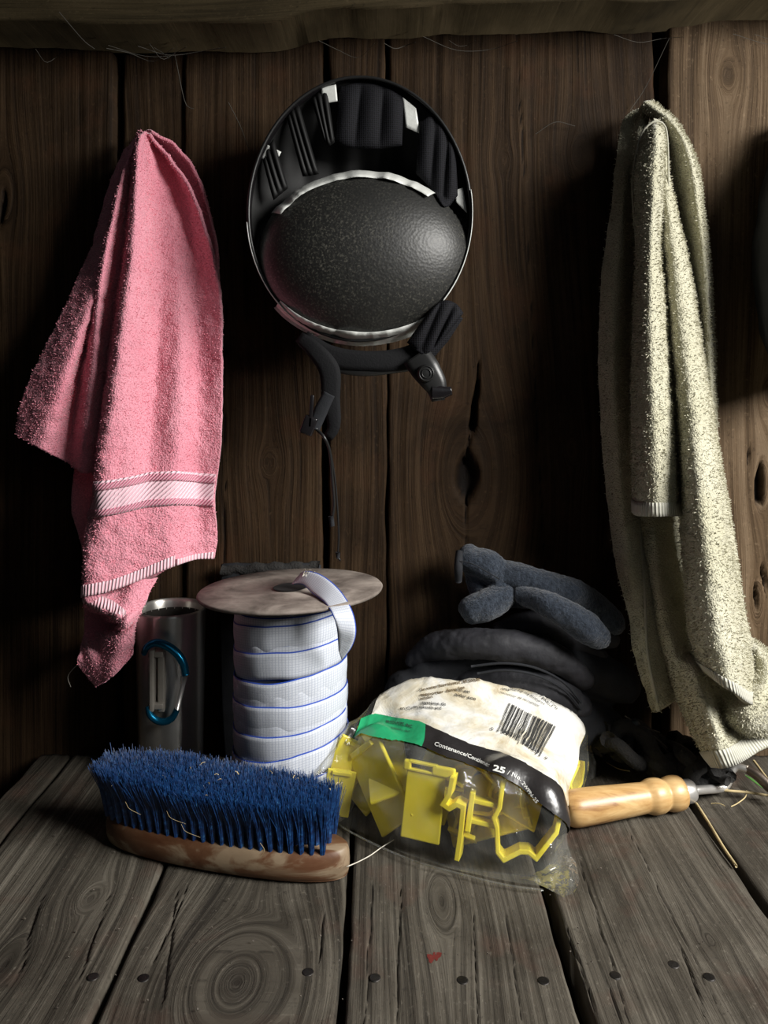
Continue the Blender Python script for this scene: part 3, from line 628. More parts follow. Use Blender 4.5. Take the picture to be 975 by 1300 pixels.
def dome_pt(rho, ang, off=.0):
    x = DXc+DRX*rho*np.cos(ang); z = DZc+DRZ*rho*np.sin(ang); y = .905-.062*np.sqrt(np.clip(1-rho*rho, 0, 1))
    return np.stack([x, y-off+0*x, z], -1)
def tape_arc(a0, a1, r0, r1, off, n=60, taper=None):
    a = np.radians(np.linspace(a0, a1, n)); rr_ = np.linspace(0, 1, 5)[:, None]
    lo = np.interp(np.linspace(0, 1, n), [0, .5, 1], r0); hi = np.interp(np.linspace(0, 1, n), [0, .5, 1], r1)
    rho = lo*(1-rr_)+hi*rr_; W = dome_pt(rho, a[None].repeat(5, 0), off+.0022*vnoise(a*9, 0, s=4)+.0016*vnoise(a*21, 0, s=9))
    mb = MB(); mb.grid(W); return build('tape', mb, M['reflective'], hm, solid=.0006)
tape_arc(150, 47, (.865, .855, .86), (.995, 1.02, 1.0), .004)
tape_arc(215, 312, (.93, .90, .92), (1.04, 1.05, 1.03), .0035)
def hp(px, py, d=.89): return P(px, py, d)
def quad_patch(name, pts, mat, nu=10, nv=10, follow=True, off=.003, solid=.0012, uvs=450, wav=0, lab=None):
    """patch between two image polylines laid over the liner"""
    a, b = [curve(np.array([(p[0], p[1], 0) for p in q], float), nu) for q in pts]
    W = np.zeros((nv, nu, 3))
    for j in range(nv):
        t_ = j/(nv-1); q = a*(1-t_)+b*t_
        x = HX+(q[:, 0]-457)*SP; z = HZ-(q[:, 1]-268)*SP; y = liner_y(x, z) if follow else np.full(nu, .885)
        edge = 4*t_*(1-t_)
        bul = wav*(np.abs(np.sin(np.linspace(0, 1, nu)*PI*3))*.8+.4)*edge**.5
        W[j] = np.stack([x, np.minimum(y, .897)-off-bul, z], -1)
    mb = MB(); mb.grid(W); ob = build(name, mb, mat, hm, solid=solid)
    attr(ob, 'uvw', (W*np.array([1, 0, 1])*uvs).reshape(-1, 3))
    if lab: ob['label'] = lab
    return ob
quad_patch('mesh_pad', ([(432,112),(455,107),(485,110),(512,124)], [(425,180),(440,188),(480,190),(510,186)]), M['mesh'], 40, 24, wav=.006, off=.001)
quad_patch('mesh_pad', ([(533,158),(548,150),(565,168),(577,195)], [(528,222),(545,240),(562,268),(580,250)]), M['mesh'], 26, 26, wav=.006, off=.004)
quad_patch('mesh_pad', ([(545,396),(560,385),(575,388),(585,400)], [(516,436),(528,446),(540,452),(560,432)]), M['mesh'], 22, 22, wav=.006, off=.012, follow=False)
for pts in [([(365,150),(372,140),(380,136)], [(385,225),(395,224),(405,222)]), ([(396,128),(404,120),(416,118)], [(412,180),(418,186),(425,182)]), ([(335,205),(340,190),(348,178)], [(348,255),(356,248),(366,240)])]:
    quad_patch('liner_rib', pts, M['shaded_liner'], 14, 20, wav=.006, off=.001)
for pts in [([(408,114),(427,110)], [(411,134),(429,131)]), ([(511,126),(528,140)], [(515,164),(533,172)]), ([(341,186),(358,195)], [(333,203),(350,211)]), ([(578,243),(587,240)], [(578,258),(592,272)])]:
    quad_patch('tape', pts, M['reflective'], 8, 8, off=.0035 if pts[0][0][0] > 330 else .002, solid=.0006)
# tape along the right outer edge; lower left strip paints the shell's reflection
def edge_tape_glint(a0, a1, w_=.006):
    a = np.radians(np.linspace(a0, a1, 40)); e = eggr(a); W = np.zeros((4, 40, 3))
    for j in range(4):
        s_ = 1.012-.006*abs(j-1.5)-.02*(j < 2)*0; W[j] = np.stack([HX+e[:, 0]*(1.006+.004*(j in (1, 2))), np.full(40, .884+j*w_/3), HZ+e[:, 1]*(1.006+.004*(j in (1, 2)))], -1)
    mb = MB(); mb.grid(W); build('tape', mb, M['reflective'], hm, solid=.0008)
edge_tape_glint(8, -44, .012); edge_tape_glint(186, 236, .008)
def strap(name, pts, w_, mat, th_=.0025, d=None, wave=0):
    """flat webbing along image points (px, py, depth)"""
    c = curve(np.array(pts, float), 26); Wp = np.array([P(*q) for q in c]); T = np.gradient(Wp, axis=0); T /= np.linalg.norm(T, axis=1, keepdims=True)
    side = np.cross(T, [0, 1, 0]); side /= np.linalg.norm(side, axis=1, keepdims=True)
    ww = w_ if not np.isscalar(w_) else np.full(26, w_)
    ww = np.interp(np.linspace(0, 1, 26), np.linspace(0, 1, len(ww)), ww)
    G_ = np.array([Wp+side*ww[:, None]*k for k in (-.5, -.25, 0, .25, .5)]); G_[..., 1] += .0015*np.abs(np.array([-1, -.5, 0, .5, 1]))[:, None]
    mb = MB(); mb.grid(G_); ob = build(name, mb, mat, hm, solid=th_)
    attr(ob, 'uvw', (G_*np.array([1, 0, 1])*450).reshape(-1, 3)); return ob
strap('harness_band', [(385,430,.885),(420,452,.880),(465,458,.878),(510,455,.880),(548,438,.885)], [.018, .022, .020, .022, .020], M['strap_black'], .005)
strap('harness_band', [(405,462,.882),(460,470,.880),(525,464,.882)], [.010, .012, .010], M['black_plastic'], .004)
strap('chin_strap', [(380,428,.885),(400,445,.878),(418,470,.876),(420,505,.878),(424,540,.880),(416,556,.882)], [.012, .018, .022, .020, .015, .009], M['strap_black'], .004)
strap('chin_strap', [(418,500,.872),(408,520,.872),(398,545,.872)], [.012, .014, .012], M['black_cloth'], .004)
strap('chin_strap', [(575,395,.875),(556,420,.872),(535,450,.872)], [.026, .03, .024], M['mesh'], .004)
strap('adjuster_arm', [(528,452,.874),(542,472,.870),(553,490,.870),(556,508,.872)], [.030, .030, .024, .012], M['black_plastic'], .008)
strap('adjuster_tip', [(548,498,.868),(562,498,.868),(573,496,.868)], [.014, .012, .006], M['gloss_black'], .006)
mb = MB(); c = P(541, 474, .862); mb.lathe([(0, .004), (.006, .004), (.0085, .003), (.0095, -.004)], c, (0, -1, 0), 24); dial = build('dial', mb, M['black_plastic'], hm)
mb = MB()
for rr_ in (.004, .0068): mb.lathe([(rr_, .0042), (rr_+.0006, .0052), (rr_+.0012, .0042)], c, (0, -1, 0), 24)
build('dial_ring', mb, M['black_plastic'], dial)
mb = MB(); mb.box(P(392, 540, .868), (.014, .010, .020), Euler((0, .35, 0)), .002); mb.box(P(395, 522, .866), (.004, .006, .034), Euler((0, .08, 0)), .001); build('buckle', mb, M['gloss_black'], hm)
mb = MB(); mb.tube([P(*q) for q in [(402,545,.868),(412,556,.862),(419,575,.87),(422,610,.88),(424,640,.885),(421,662,.89),(423,668,.89)]], .0017, 7, 40)
mb.tube([P(*q) for q in [(405,548,.868),(417,566,.868),(424,600,.88),(428,640,.886),(430,680,.89),(429,704,.895),(432,712,.895)]], .0011, 7, 40); build('chin_cord', mb, M['black_plastic'], hm)
mb = MB(); mb.tube([P(429, 701, .893), P(429, 709, .893)], [.0026, .0018], 8); build('cord_knot', mb, M['black_cloth'], hm)
mb = MB(); mb.tube([P(420, 655, .888), P(422, 668, .888)], [.003, .0025], 8); build('cord_knot', mb, M['black_cloth'], hm)

# ---------------------------------------------------------------- mug
mx, md, mr = P(217, 770, .933)[0], .933, .0388; mt = P(217, 770, .933)[2]
mug = thing('mug', 'tall brushed steel mug with blue snap-hook handle beside the spool', 'mug', (mx, md, 0))
mb = MB(); mb.lathe([(0, 0), (mr*.86, 0), (mr*.9, .003), (mr*.92, .010), (mr*.93, .05), (mr*.97, .12), (mr*.985, mt-.012), (mr*1.0, mt-.003), (mr*.985, mt), (mr*.93, mt-.001), (mr*.90, mt-.004), (mr*.90, mt-.012)], (mx, md, 0), n=72)
build('body', mb, M['steel'], mug)
mb = MB(); mb.lathe([(mr*.90, mt-.010), (mr*.895, mt-.04), (mr*.88, .02), (0, .018)], (mx, md, 0), n=48); build('inside', mb, M['dark_inside'], mug)
hd = md-mr-.012
Q = lambda px, py, dd=0: P(px, py, hd+dd)
mb = MB(); mb.tube([Q(183,829,.006), Q(187,821), Q(198,816), Q(212,820), Q(225,830), Q(233,843), Q(236,857)], [.0032, .0036, .004, .0042, .0042, .004, .0036], 12, 40, flat=1.1)
hn = build('handle', mb, M['blue_metal'], mug)
mb = MB(); mb.tube([Q(188,897,.004), Q(191,908), Q(200,915), Q(210,916), Q(219,911), Q(225,900)], [.0032, .0036, .0038, .0038, .0036, .0032], 12, 30); build('handle', mb, M['blue_metal'], mug)
mb = MB(); mb.box(Q(193.5, 863, .004), (.0052, .010, .066), None, .0015); mb.box(Q(206, 863, .012), (.0075, .012, .066), None, .0015); build('handle_post', mb, M['clear_plastic'], mug)
mb = MB(); mb.tube([Q(235,856), Q(232,870), Q(224,904)], [.0030, .0026, .0024], 10); build('gate', mb, M['polished'], mug)
for zz in (.832, .898):
    mb = MB(); mb.box((P(200, 0, hd+.010)[0], hd+.012, P(0, zz*1000, hd)[2]), (.016, .022, .006), None, .001); build('bracket', mb, M['clear_plastic'], mug)

# ---------------------------------------------------------------- spool of fence tape
sd = .868; sx_ = P(369, 746, sd)[0]; szt = P(369, 748, sd)[2]
sp_ = thing('spool', 'spool wound with white and blue fence tape', 'spool', (sx_, sd, 0))
tiltv = Vector((-.035, .02, 1)).normalized()
mb = MB(); dr = 117/F*sd
mb.lathe([(.0, .0016), (.011, .0016), (.0115, .0008), (.06, .0022), (dr*.985, .0016), (dr, 0), (dr*.99, -.0022), (dr*.9, -.003), (.03, -.004), (0, -.004)], (sx_, sd, szt), tiltv, 96)
fl_ = build('flange', mb, M['disc'], sp_)
mb = MB(); mb.lathe([(0, .0022), (.0155, .0022), (.017, .0030), (.0185, .0024)], (sx_, sd, szt), tiltv, 32); build('hub_hole', mb, simple('hub_hole', (.004, .004, .004), .8), fl_)
mb = MB(); mb.lathe([(0, 0), (.062, 0), (.066, .003), (.067, .010), (.064, .012), (.055, .008), (.048, .006)], (sx_+.001, sd, 0), (0.0, 0, 1), 72)
o_ = build('flange', mb, M['clear_plastic'], sp_); o_['label'] = 'greyish lower flange half hidden behind the bag'
mb = MB(); mb.lathe([(.049, .004), (.049, szt-.004)], (sx_, sd, 0), n=40); build('core', mb, simple('white_core', (.6, .62, .66), .6), sp_)
rw = .0575
wr = [(.190, 7, 0), (.1635, 8, .0005), (.137, 9, .0), (.110, 6, .0006), (.083, 9, .0002), (.060, 13, .0012), (.036, 5, .0004), (.172, 5, -.001), (.122, 12, -.0008), (.096, 3, -.0006), (.018, 8, .0006), (.198, 4, -.0012)]
for k_, (zc, tl, dr_) in enumerate(wr):
    n = 120; a = np.linspace(0, 2*PI, n); hgt = .0285
    V = np.linspace(0, 1, 6); W = np.zeros((6, n, 3)); tls = math.tan(math.radians(tl))
    ph = random.uniform(-.3, .3)
    for j, v_ in enumerate(V):
        zz = zc+(v_-.5)*hgt+np.cos(a-ph)*tls*rw*.9+.0012*vnoise(a*2, k_, s=k_)
        taper_ = 1-.05*np.clip((.12-zz)/.12, 0, 1)*0+.07*np.clip((.045-zz)/.045, 0, 1)
        rad = (rw+dr_+.0026*math.sin(v_*PI)*.5+(v_-.5)*.0022+.0005*vnoise(a*5, k_*3, s=k_+3))*taper_
        W[j] = np.stack([sx_+rad*np.cos(a), sd+rad*np.sin(a), np.clip(zz, .010, szt-.003)], -1)
    mb = MB(); mb.grid(W); ob = build('tape_wrap', mb, M['fence_tape'], sp_, solid=.0005)
    attr(ob, 'uvw', np.stack([np.repeat((a*rw)[None], 6, 0), np.repeat(V[:, None], n, 1), np.zeros((6, n))], -1).reshape(-1, 3))
e1 = [(376,734,.870),(388,725,.862),(410,731,.845),(432,750,.820),(447,775,.790),(452,800,.788),(447,820,.798),(434,838,.808)]
e2 = [(370,742,.864),(384,742,.852),(396,753,.830),(411,764,.798),(421,778,.776),(427,795,.776),(429,812,.788),(430,826,.798)]
a_ = np.array([P(*q) for q in curve(e1, 70)]); b_ = np.array([P(*q) for q in curve(e2, 70)])
W = np.array([a_*(1-t_)+b_*t_ for t_ in np.linspace(0, 1, 8)]); W[1:-1, :, 1] -= .001
mb = MB(); mb.grid(W); ob = build('loose_end', mb, M['fence_tape'], sp_, solid=.0006)
arc = np.r_[0, np.cumsum(np.linalg.norm(np.diff(W[3], axis=0), axis=1))]
attr(ob, 'uvw', np.stack([np.repeat(arc[None], 8, 0), np.repeat(np.linspace(0, 1, 8)[:, None], 70, 1), np.zeros((8, 70))], -1).reshape(-1, 3))
mb = MB(); c = P(388, 731, .858)
for k_ in range(7):
    a = np.array(c)+np.array([random.uniform(-.004, .004), random.uniform(-.003, .003), 0]); mb.tube([a, a+[.003+random.uniform(-.002, .004), -.002, .004+random.uniform(0, .005)]], .00045, 4)
build('frayed_threads', mb, M['thread'], sp_)

# black girth leaning behind the spool
gt = thing('webbing_strap', 'black ribbed webbing strap leaning behind the spool top', 'strap', P(342, 955, .985))
mb = MB(); S = Surf([[(282,716,.014),(280,800,.016),(282,900,.018),(286,962,.020)], [(300,715,.018),(300,800,.018),(300,900,.018),(302,962,.020)], [(345,716,.019),(345,800,.018),(345,900,.018),(345,962,.020)], [(390,715,.018),(388,800,.018),(388,900,.018),(388,962,.020)], [(407,717,.014),(405,800,.016),(403,900,.018),(402,962,.020)]], 30, 40)
mb.grid(S.world()); build('webbing', mb, M['black_cloth'], gt, solid=.006)
mb = MB(); rr = [P(281+k*4, 723-(k/31)*3+1.5*math.sin(k), .982+.002*math.cos(k*.2)) for k in range(32)]
mb.tube(rr, [.0062+.0008*(k % 2) for k in range(32)], 10); build('ribbed_edge', mb, M['rope'], gt)

# ---------------------------------------------------------------- gloves
TEX = {}
for nm_, sc_ in (('crumple', .028), ('nap', .0045)):
    TEX[nm_] = bpy.data.textures.new(nm_, 'CLOUDS'); TEX[nm_].noise_scale = sc_; TEX[nm_].noise_depth = 2
def blob(name, tubes, mat, parent, voxel=.003, smooth=6):
    mb = MB(); sh = .028 if 'glove' in parent.name else 0
    for pts, rad, flat in tubes:
        pts = [(a, b, min(.955, c+sh)) for a, b, c in pts]
        w3 = np.array([P(*q) for q in pts]); r_ = np.array([q*.9/F for q in rad]); c = curve3(np.c_[w3, r_], max(10, len(pts)*5))
        P0, P1 = c[0, :3], c[-1, :3]; d0 = (c[1, :3]-P0); d0 /= np.linalg.norm(d0); d1 = P1-c[-2, :3]; d1 /= np.linalg.norm(d1)
        pre = [np.r_[P0-d0*c[0, 3]*k, c[0, 3]*math.sqrt(max(.02, 1-k*k))] for k in (.98, .85, .55)]
        post = [np.r_[P1+d1*c[-1, 3]*k, c[-1, 3]*math.sqrt(max(.02, 1-k*k))] for k in (.55, .85, .98)]
        c = np.vstack(pre+[c]+post); mb.tube(c[:, :3], c[:, 3], 16, flat=flat)
    o = build(name, mb, mat, parent)
    m = o.modifiers.new('remesh', 'REMESH'); m.mode = 'VOXEL'; m.voxel_size = voxel; m.use_smooth_shade = True
    m = o.modifiers.new('smooth', 'SMOOTH'); m.iterations = smooth; m.factor = .6
    for tx_, st_ in (('crumple', .006), ('nap', .0022)):
        m = o.modifiers.new(tx_, 'DISPLACE'); m.texture = TEX[tx_]; m.strength = st_; m.mid_level = .5; m.texture_coords = 'GLOBAL'
    return o
gl1 = thing('fleece_glove', 'dark blue fleece glove topmost on the glove pile', 'glove', P(670, 800, .92))
blob('palm', [([(598,713,.92),(618,716,.915),(636,728,.915)], [19, 21, 18], 1), ([(602,774,.90),(618,768,.90),(640,757,.905)], [20, 21, 17], 1), ([(602,735,.935),(612,755,.935)], [14, 16], 1), ([(625,748,.93),(650,758,.925),(672,760,.925)], [15, 15, 14], 1), ([(596,703,.925),(598,722,.925)], [13, 13], 1), ([(632,735,.92),(655,748,.92),(675,752,.925)], [15, 15, 15], 1)], M['fleece'], gl1)
blob('finger', [([(640,728,.915),(680,740,.91),(720,752,.915),(750,768,.93),(778,790,.94)], [18, 20, 21, 20, 18], 1)], M['fleece'], gl1)
blob('finger', [([(662,755,.90),(690,766,.88),(722,782,.872),(745,797,.868),(760,806,.868)], [13, 16, 19, 20, 17], 1)], M['fleece'], gl1)
mb = MB(); mb.tube([P(*q) for q in [(584,712,.928),(600,716,.924),(622,728,.921),(634,735,.924)]], .0006, 6, 20); build('seam', mb, M['black_cloth'], gl1)
mb = MB(); mb.tube([P(583,700,.94), P(582,720,.93), P(582,738,.935)], [.004, .005, .004], 8, 14); build('cuff_edge', mb, M['black_cloth'], gl1)
gl2 = thing('padded_glove', 'black padded glove with creased cuff lying right behind the bag', 'glove', P(640, 870, .92))
blob('cuff', [([(524,838,.94),(545,824,.92),(580,818,.90),(625,818,.89),(670,824,.89),(710,838,.895),(740,862,.905)], [12, 17, 20, 21, 20, 19, 15], 1)], M['padded'], gl2)
blob('palm', [([(600,868,.91),(650,868,.90),(700,876,.90),(735,898,.905)], [20, 24, 24, 18], 1), ([(530,860,.95),(580,862,.935),(640,868,.93)], [18, 22, 22], 1)], M['padded'], gl2)
mb = MB()
for k_, dy in enumerate((0, 9)):
    mb.tube([P(*q) for q in [(598+k_*8,846+dy,.900),(640,842+dy,.896),(680,848+dy,.896),(715,866+dy,.904),(738,892+dy,.914)]], .0014, 6, 30)
build('piping', mb, M['black_cloth'], gl2)
gl3 = thing('padded_glove', 'black padded glove squeezed between the fleece glove and padded cuff', 'glove', P(680, 830, .95))
blob('palm', [([(636,800,.93),(665,794,.925),(695,796,.925),(725,815,.93),(760,835,.94)], [14, 18, 20, 18, 14], 1)], M['padded'], gl3)
blob('thumb', [([(700,800,.935),(740,800,.95),(775,812,.955)], [15, 18, 14], 1)], M['padded'], gl3)
hb_ = thing('black_bundle', 'black crumpled cloth bundle under the gloves against the wall', 'cloth', P(680, 940, .95))
blob('cloth', [([(520,880,.965),(600,900,.955),(700,910,.95),(770,925,.95)], [34, 44, 46, 28], 1), ([(540,850,.975),(640,830,.972),(730,845,.972),(790,870,.965)], [22, 26, 30, 26], 1)], M['black_cloth'], hb_, .004)

# ---------------------------------------------------------------- bag of yellow insulators
bag = thing('bag', 'clear plastic bag of yellow insulators with printed label', 'bag', (G(600, 1080)[0], G(600, 1080)[1], 0))
kb = [[(386,1012,.800),(388,1003,.800),(392,996,.801),(397,990,.803),(402,985,.806),(405,985,.812)],
 [(405,1029,.818),(408,1010,.815),(418,975,.812),(436,938,.835),(452,915,.87),(458,925,.90),(460,950,.94)],
 [(450,1057,.814),(451,1048,.812),(455,1015,.810),(462,970,.818),(472,925,.850),(484,885,.90),(488,880,.92),(492,900,.955),(495,955,.985)],
 [(520,1089,.772),(521,1082,.774),(523,1040,.774),(526,990,.784),(531,940,.812),(535,888,.875),(538,864,.915),(540,866,.94),(540,890,.97),(540,950,.988)],
 [(590,1109,.747),(590,1101,.751),(591,1060,.754),(592,1015,.764),(596,955,.798),(601,895,.865),(604,866,.91),(605,868,.935),(605,895,.96),(605,955,.985)],
 [(645,1122,.732),(648,1111,.742),(653,1068,.746),(657,1020,.760),(665,980,.784),(673,922,.852),(679,884,.902),(681,882,.925),(681,900,.95),(681,965,.968)],
 [(690,1128,.7253),(692,1114,.736),(695,1070,.748),(701,1015,.775),(710,950,.84),(718,903,.89),(722,900,.915),(724,915,.935),(726,975,.949)],
 [(722,1130,.723),(718,1108,.738),(712,1062,.785),(722,1025,.825),(737,975,.865),(746,935,.895),(750,932,.915),(752,945,.925),(753,990,.92)],
 [(730,1127,.7264),(728,1100,.758),(720,1062,.808),(736,1022,.866),(749,996,.909),(757,975,.948),(757,973,.953),(757,972,.956),(757,972,.955)]]
for i_ in (2, 3, 4, 5, 6):
    fk = .6 if i_ < 6 else .8
    kb[i_] = [(a_, b_, d_ if d_ < .87 else .87+(d_-.87)*fk) for a_, b_, d_ in kb[i_]]; a_, b_, d_ = kb[i_][-1]; kb[i_][-1] = (a_, HY+470/d_-2, d_)
Sg = Surf(kb, 200, 150, wall=False)
Wb = Sg.world(); Nb = grid_normals(Wb)
cre = np.abs(fbm(Wb[..., 0]*16+Wb[..., 2]*10, Wb[..., 1]*12, s=77, o=3)); fine_ = fbm(Wb[..., 0]*60, Wb[..., 1]*60, Wb[..., 2]*60, s=5, o=2)
amp = np.clip(Wb[..., 2]/.02, 0, 1)
Wb = Wb+Nb*((.006*(.35-cre)+.0012*fine_)*amp)[..., None]
Wb[..., 2] = np.maximum(Wb[..., 2], .0022); Sg.W = Wb
Sg.world = lambda: Wb
bv = BVHTree.FromPolygons(Wb.reshape(-1, 3).tolist(), [tuple(f_) for f_ in MB().grid(Wb).f])
CAM = Vector((0, 0, H))
def hit(px, py, off=.0):
    d = (Vector(P(px, py, 1))-CAM).normalized(); r = bv.ray_cast(CAM, d)
    if r[0] is None: return None
    n = r[1] if r[1].dot(d) < 0 else -r[1]; return r[0]+n*off
def thick_path(mb, pts, th_, dep):
    pts = [np.array(p, float) for p in pts]; n = len(pts); L_, R_ = [], []
    for i in range(n):
        a = pts[i]-pts[i-1] if i else pts[1]-pts[0]; b = pts[i+1]-pts[i] if i < n-1 else pts[-1]-pts[-2]
        a = a/np.linalg.norm(a); b = b/np.linalg.norm(b); na = np.array([-a[1], a[0]]); nb = np.array([-b[1], b[0]]); m = na+nb; m /= np.linalg.norm(m)+1e-9
        k = th_/2/max(.45, m.dot(na)); L_.append(pts[i]+m*k); R_.append(pts[i]-m*k)
    V = []
    for (l_, r_) in zip(L_, R_):
        for q, y in ((l_, -dep/2), (r_, -dep/2), (r_, dep/2), (l_, dep/2)): V.append((q[0], y, q[1]))
    Fc = [(0, 1, 2, 3), (4*n-1, 4*n-2, 4*n-3, 4*n-4)]
    for i in range(n-1):
        o = 4*i
        for k in range(4): Fc.append((o+k, o+4+k, o+4+(k+1) % 4, o+(k+1) % 4))
    mb.add(V, Fc)
mmv = lambda *p: [(a/1000, b/1000) for a, b in p]
def insulator_mesh():
    mb = MB(); thk = .0036; dep = .022
    thick_path(mb, mmv((-30, 12), (-30, -16)), .0042, dep*.75)
    thick_path(mb, mmv((-30, 6), (-8, 6)), thk, dep*.7); thick_path(mb, mmv((-30, -8), (-9, -8)), thk, dep*.7)
    thick_path(mb, mmv((-4, 30), (-9, 24), (-9, 6), (-12, -2), (-9, -8), (-6, -24), (-1, -28), (10, -20), (16, -19), (22, -22), (34, -2), (35, 8), (28, 20), (20, 25)), thk, dep)
    thick_path(mb, mmv((-4, 30), (2, 30), (6, 24), (8, 8)), thk, dep*.5)
    return mb
def plate_mesh():
    mb = MB(); mb.box((0, 0, 0), (.036, .0034, .060), None, .0010)
    thick_path(mb, mmv((-12, 27), (12, 27)), .0044, .009)
    b2 = MB(); thick_path(b2, mmv((0, 22), (-8, 20), (-9, 8), (-6, 0), (-9, -8), (-8, -20), (0, -24)), .003, .022)
    V = np.vstack(b2.v); V = np.stack([V[:, 1], -V[:, 0]*.9, V[:, 2]], -1); mb.add(V, b2.f); return mb
def slot_mesh():
    mb = MB(); mb.box((-.009, 0, -.004), (.030, .0034, .050), None, .0010)
    mb.box((-.024, -.0005, .0225), (.006, .005, .0075), None, .0015); mb.box((.004, -.0005, .0225), (.018, .005, .0075), None, .0015); mb.box((-.012, -.0005, .0255), (.022, .0045, .002), None, .0005); mb.box((-.012, -.0005, .0200), (.022, .0045, .002), None, .0005)
    thick_path(mb, mmv((12, 22), (11, 10), (7, 2), (12, 0), (17, 4), (22, 3), (22, -12), (21, -34)), .0036, .016); return mb
i1 = build('insulator', insulator_mesh(), M['yellow'], loc=(0, 0, 0), smooth=False, bevel=.0009)
i2 = build('insulator', plate_mesh(), M['yellow'], loc=(0, 0, 0), smooth=False, bevel=.0009)
i3 = build('insulator', slot_mesh(), M['yellow'], loc=(0, 0, 0), smooth=False, bevel=.0009)
spots = [  # px, py, inset, mesh, in-plane angle, yaw off the film, scale, label
 (648, 1050, .0155, 0, 8, 0, 1.22, 'yellow insulator shaped like a wavy clip at front right of the bag'),
 (550, 1046, .010, 2, 4, 0, 1.25, 'yellow insulator with slotted top standing at front middle of the bag'),
 (474, 1016, .010, 1, -42, 0, 1.35, 'yellow insulator with broad bright face leaning left at bag front'),
 (484, 962, .014, 1, -40, 0, 1.15, 'yellow insulator just under the green label band'),
 (438, 985, .016, 1, 28, 0, 1.0, 'yellow insulator standing at far left end of the bag'),
 (456, 1015, .034, 1, 38, 0, 1.1, 'yellow insulator slanting behind the broad one at bag left'),
 (590, 1008, .030, 0, -80, 0, .95, 'yellow insulator with small hook below the black band'),
 (612, 1015, .050, 1, 70, 0, 1.3, 'yellow insulator lying deepest behind the wavy clip'),
 (545, 975, .034, 1, 10, 0, 1.2, 'yellow insulator behind hazy film under black band'),
 (668, 1000, .034, 1, -50, 0, .9, 'yellow insulator peeping out under right end of black band'),
 (742, 970, .014, 0, 70, 0, .95, 'yellow insulator at right side of the bag by the handle'),
 (728, 1005, .014, 1, 60, 0, 1.05, 'yellow insulator low at right side of the bag'),
 (745, 945, .014, 1, 50, 0, 1.05, 'yellow insulator at the upper right corner of the bag'),
 (478, 898, .014, 1, 30, 0, 1.1, 'yellow insulator at the upper left shoulder of the bag'),
 (470, 925, .034, 2, 20, 0, 1.0, 'yellow insulator behind the left end of green band'),
 (620, 980, .040, 1, 70, 0, 1.2, 'yellow insulator deep under middle of black band'),
 (590, 930, .030, 1, 70, 0, 1.2, 'yellow insulator deep under the label beside the black band'),
 (705, 960, .020, 1, 40, 0, .9, 'yellow insulator under the right part of the label'),
 (560, 930, .045, 1, 0, 0, 1.2, 'yellow insulator deep under the printed label'),
 (420, 1012, .014, 1, 10, 0, .8, 'yellow insulator lowest at the left tip of the bag'),
]
first = [True]*3
t_ = bv.ray_cast(Vector((.1, .84, .4)), Vector((0, 0, -1))); SGN = 1 if t_[1].z > 0 else -1
for k_i, (px, py, dep, kind, rot, yaw, s_, lab) in enumerate(spots):
    src = (i1, i2, i3)[kind]; o = src if first[kind] else src.copy()
    if not first[kind]: COL.objects.link(o)
    first[kind] = False
    h_ = hit(px, py, 0); n_ = (hit(px, py, .01)-h_).normalized(); h_ = h_-n_*dep
    up_ = (Vector((0, 0, 1))-n_*n_.z).normalized(); xx = (-n_).cross(up_)
    Rm = Matrix((xx, -n_, up_)).transposed() @ Matrix.Rotation(math.radians(rot), 3, 'Y') @ Matrix.Rotation(math.radians(yaw), 3, 'Z')
    o.location = h_; o.rotation_euler = Rm.to_euler(); o.scale = (s_,)*3
    # keep the whole piece inside the film and above the bench
    Vl = [v.co.copy() for v in o.data.vertices]
    if k_i < 8:
        Mx = Matrix.LocRotScale(o.location, o.rotation_euler, o.scale); o.location.z += max(0, .0045-min((Mx @ v).z for v in Vl))
        tag(o, lab, 'insulator', 'yellow insulators inside the bag'); continue
    for step in range(30):
        Mx = Matrix.LocRotScale(o.location, o.rotation_euler, o.scale); W_ = [Mx @ v for v in Vl]; push = Vector((0, 0, 0)); lift = min(p.z for p in W_)
        if lift < .004: push.z += min(.003, .004-lift)
        bad = 0
        for p in W_:
            r = bv.find_nearest(p)
            nn = r[1]*SGN
            sd_ = (p-r[0]).dot(nn)
            if sd_ > -.0010: push -= nn*min(.003, sd_+.0022)*.25; bad += 1
        if not bad and lift >= .0035: break
        if push.length > .004: push = push.normalized()*.004
        o.location += push
        if step % 9 == 8: o.scale = [c_*.96 for c_ in o.scale]
    tag(o, lab, 'insulator', 'yellow insulators inside the bag')

